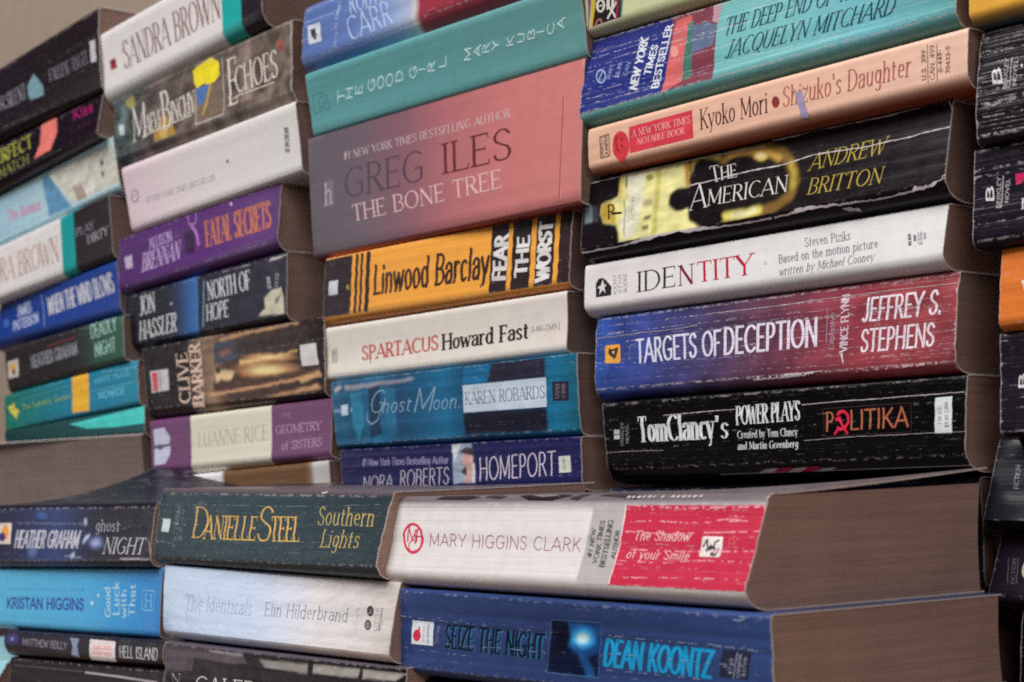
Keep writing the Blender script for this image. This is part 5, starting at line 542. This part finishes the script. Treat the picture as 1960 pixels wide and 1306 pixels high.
LABELS = {
'L1':'black worn book on top of the farthest left stack under the bare wall','L2':'black book with a coral patch and yellow lettering, second in the far left stack','L3':'pale blue and cream book with pink lettering in the far left stack','L4':'white book with teal and black bands in the far left stack',
'L5':'royal blue book with pale block letters in the far left stack','L6':'dark brown and green book with mint letters above the teal one','L7':'teal book with an orange square in the middle of its spine','L8':'thin dark teal book with a bright aqua wedge on its spine','L9':'book lying with its brown page edges facing out, below the aqua book',
'B1':'white book with a teal band and thin brown name, topmost of the second back stack','B2':'brown book with a bright yellow sticker remnant on its spine','B3':'blank looking pinkish white thick book above the purple one','B4':'purple book with orange title lettering','B5':'navy book with a blue stripe and white serif lettering','B6':'glossy black and gold book with vertical author name','B7':'mauve book with a cream panel in the middle of its spine','B8':'white and brown book half hidden under the mauve one',
'C0':'light blue book with thin pale capitals, cut off by the top edge','C1':'plain teal book with turned white letters','C2':'very thick book fading from grey purple to salmon pink','C3':'orange and black striped book under the thick pink one','C4':'cream book with red and black serif lettering','C5':'deep blue book with a pale blue name label','C6':'indigo book with white art deco letters, partly hidden at its foot',
'D0':'pale green cream book with a many coloured patch, top of the right stack','D1':'worn aqua book with a dark blue band and thin slanted capitals','D2':'thin peach book with a red box and a red smiling disc','D3':'black book with a yellow lit dome picture and heavy white creases','D4':'thin white book with black and crimson serif title','D5':'blue to dark red book with white condensed capitals','D6':'black book with fat white serif name and an orange title box',
'E0':'orange yellow book at the top right corner','E1':'charcoal book with many white creases, upper right edge','E2':'black book with a magenta mark, right edge below the creased charcoal one','E3':'bright orange book at the right edge','E4':'black book with pale worn rim directly under the bright orange one','E5':'slate grey leaning book at the right edge','E6':'dark plum book with a small cream disc at the lower right edge','E7':'black worn book in the bottom right corner',
'HG':'dark navy book with a misty blue glow, front left','KH':'sky blue book with violet author name','HI':'very thin black book with a white and red label','X1':'black book with one long white crease at the lower left','DS':'dark green creased book with gold lettering','EH':'pale blue and cream glossy book with two small black discs','CC':'black book with grey pieces along its top edge, bottom centre','MC':'thick white book with a crimson panel, nearest in the front row','SN':'blue book with bright cyan author name and a glowing picture','Y1':'pale blue book at the bottom left corner',
}
DEPTH = {'MC': 109, 'SN': 106, 'C1': 106, 'C2': 112, 'L1': 104, 'HG': 96, 'KH': 96, 'HI': 94, 'X1': 96, 'DS': 99, 'EH': 99, 'CC': 99}
LIFT = {'HG': (19, 7, 7), 'DS': (0, 0, 2), 'MC': (0, .5, 6.5)}
for k, d in DATA.items():
    if k in DEPTH: d['depth'] = DEPTH[k]
    if k in LIFT: d['lift'] = LIFT[k]
    if 'flip' in d: d['base'] = [(0, (70, 50, 60)), (1, (70, 50, 60))]; d['wear'] = .2
DATA['MC']['pagelift'] = .3; DATA['HG']['lexp'] = 2.0; DATA['L9']['p'][0] += 4; DATA['L9']['p'][2] += 30; DATA['L9']['p'][6] -= 6; DATA['L9']['p'][1] -= 9; DATA['L9']['p'][3] += 9
DATA['L1']['g'][2:] = [3, 3]; DATA['MC']['g'][2:] = [3.0, 3.4]; DATA['DS']['g'][2:] = [2.5, 2.0]; DATA['HG']['g'][2:] = [2.5, 2.5]; DATA['D6']['g'][:2] = [6.5, 6.0]
for k, d in DATA.items():
    build_book(k, d, LABELS[k], FRONT if d['p'][6] < 50 else BACK)
# the lower books each stack goes on standing on, out of the picture or behind the front row
TABLE = -0.1400
rnd = random.Random(5)
def fill(x, y, ztop, n, what):
    th = (ztop-TABLE*1000)/n
    for i in range(n):
        z = TABLE*1000+th*i
        c = [(58, 44, 52), (40, 48, 70), (96, 60, 54), (60, 72, 66)][(i+int(abs(x))) % 4]
        d = dict(base=[(0, c), (1, c)], wear=.4, it=[], p=[x+rnd.uniform(-3, 3), z+1.6, 174, th-3.4, 0, rnd.uniform(-.8, .8), y+rnd.uniform(0, 3), 0, 0, 0], g=[1.6, 1.6, 1.6, 1.6], depth=96)
        tone = ['dark maroon', 'dark blue', 'brick brown', 'dull green'][(i+int(abs(x))) % 4]
        build_book('f%d_%d' % (x, i), d, '%s book %s up %s' % (tone, ['lowest', 'second', 'third', 'fourth', 'fifth'][i], what), BACK if y > 50 else FRONT)
fill(-500, 1, -61.5, 2, 'under the cyan lettered blue book')
fill(-668, 1, -86.5, 1, 'under the black book with grey pieces')
fill(-840, 7, -102.2, 1, 'under the black book with the long crease')
fill(-1054, 7, -109.8, 1, 'under the pale blue corner book')
fill(-1095, 110, -2.5, 4, 'behind the dark navy misty book')
fill(-871, 106, -14, 4, 'below the white and brown book')
fill(-692, 107, 3.2, 4, 'below the indigo book')
fill(-514, 113, 3.8, 4, 'behind the thick white and crimson book')
fill(-324, 106, -67.7, 2, 'under the black bottom right book')
# ---------------------------------------------------------------- the table and the wall
def slab(name, x0, x1, y0, y1, z0, z1, m):
    V = [(x, y, z) for x in (x0, x1) for y in (y0, y1) for z in (z0, z1)]
    F = [(0, 1, 3, 2), (4, 6, 7, 5), (0, 4, 5, 1), (2, 3, 7, 6), (0, 2, 6, 4), (1, 5, 7, 3)]
    me = bpy.data.meshes.new(name); me.from_pydata(V, [], F); me.materials.append(m); o = link(name, me); o['kind'] = 'structure'; return o
slab('wall', -4.0, 1.6, 0.250, 0.33, -0.8, 2.4, plain('painted_wall', (0.275, 0.212, 0.162), 0.9, 60, 0.05))
slab('table', -1.9, 0.6, -0.22, 0.249, TABLE-0.035, TABLE, plain('table_wood', (0.20, 0.13, 0.09), 0.55, 14, 0.2))
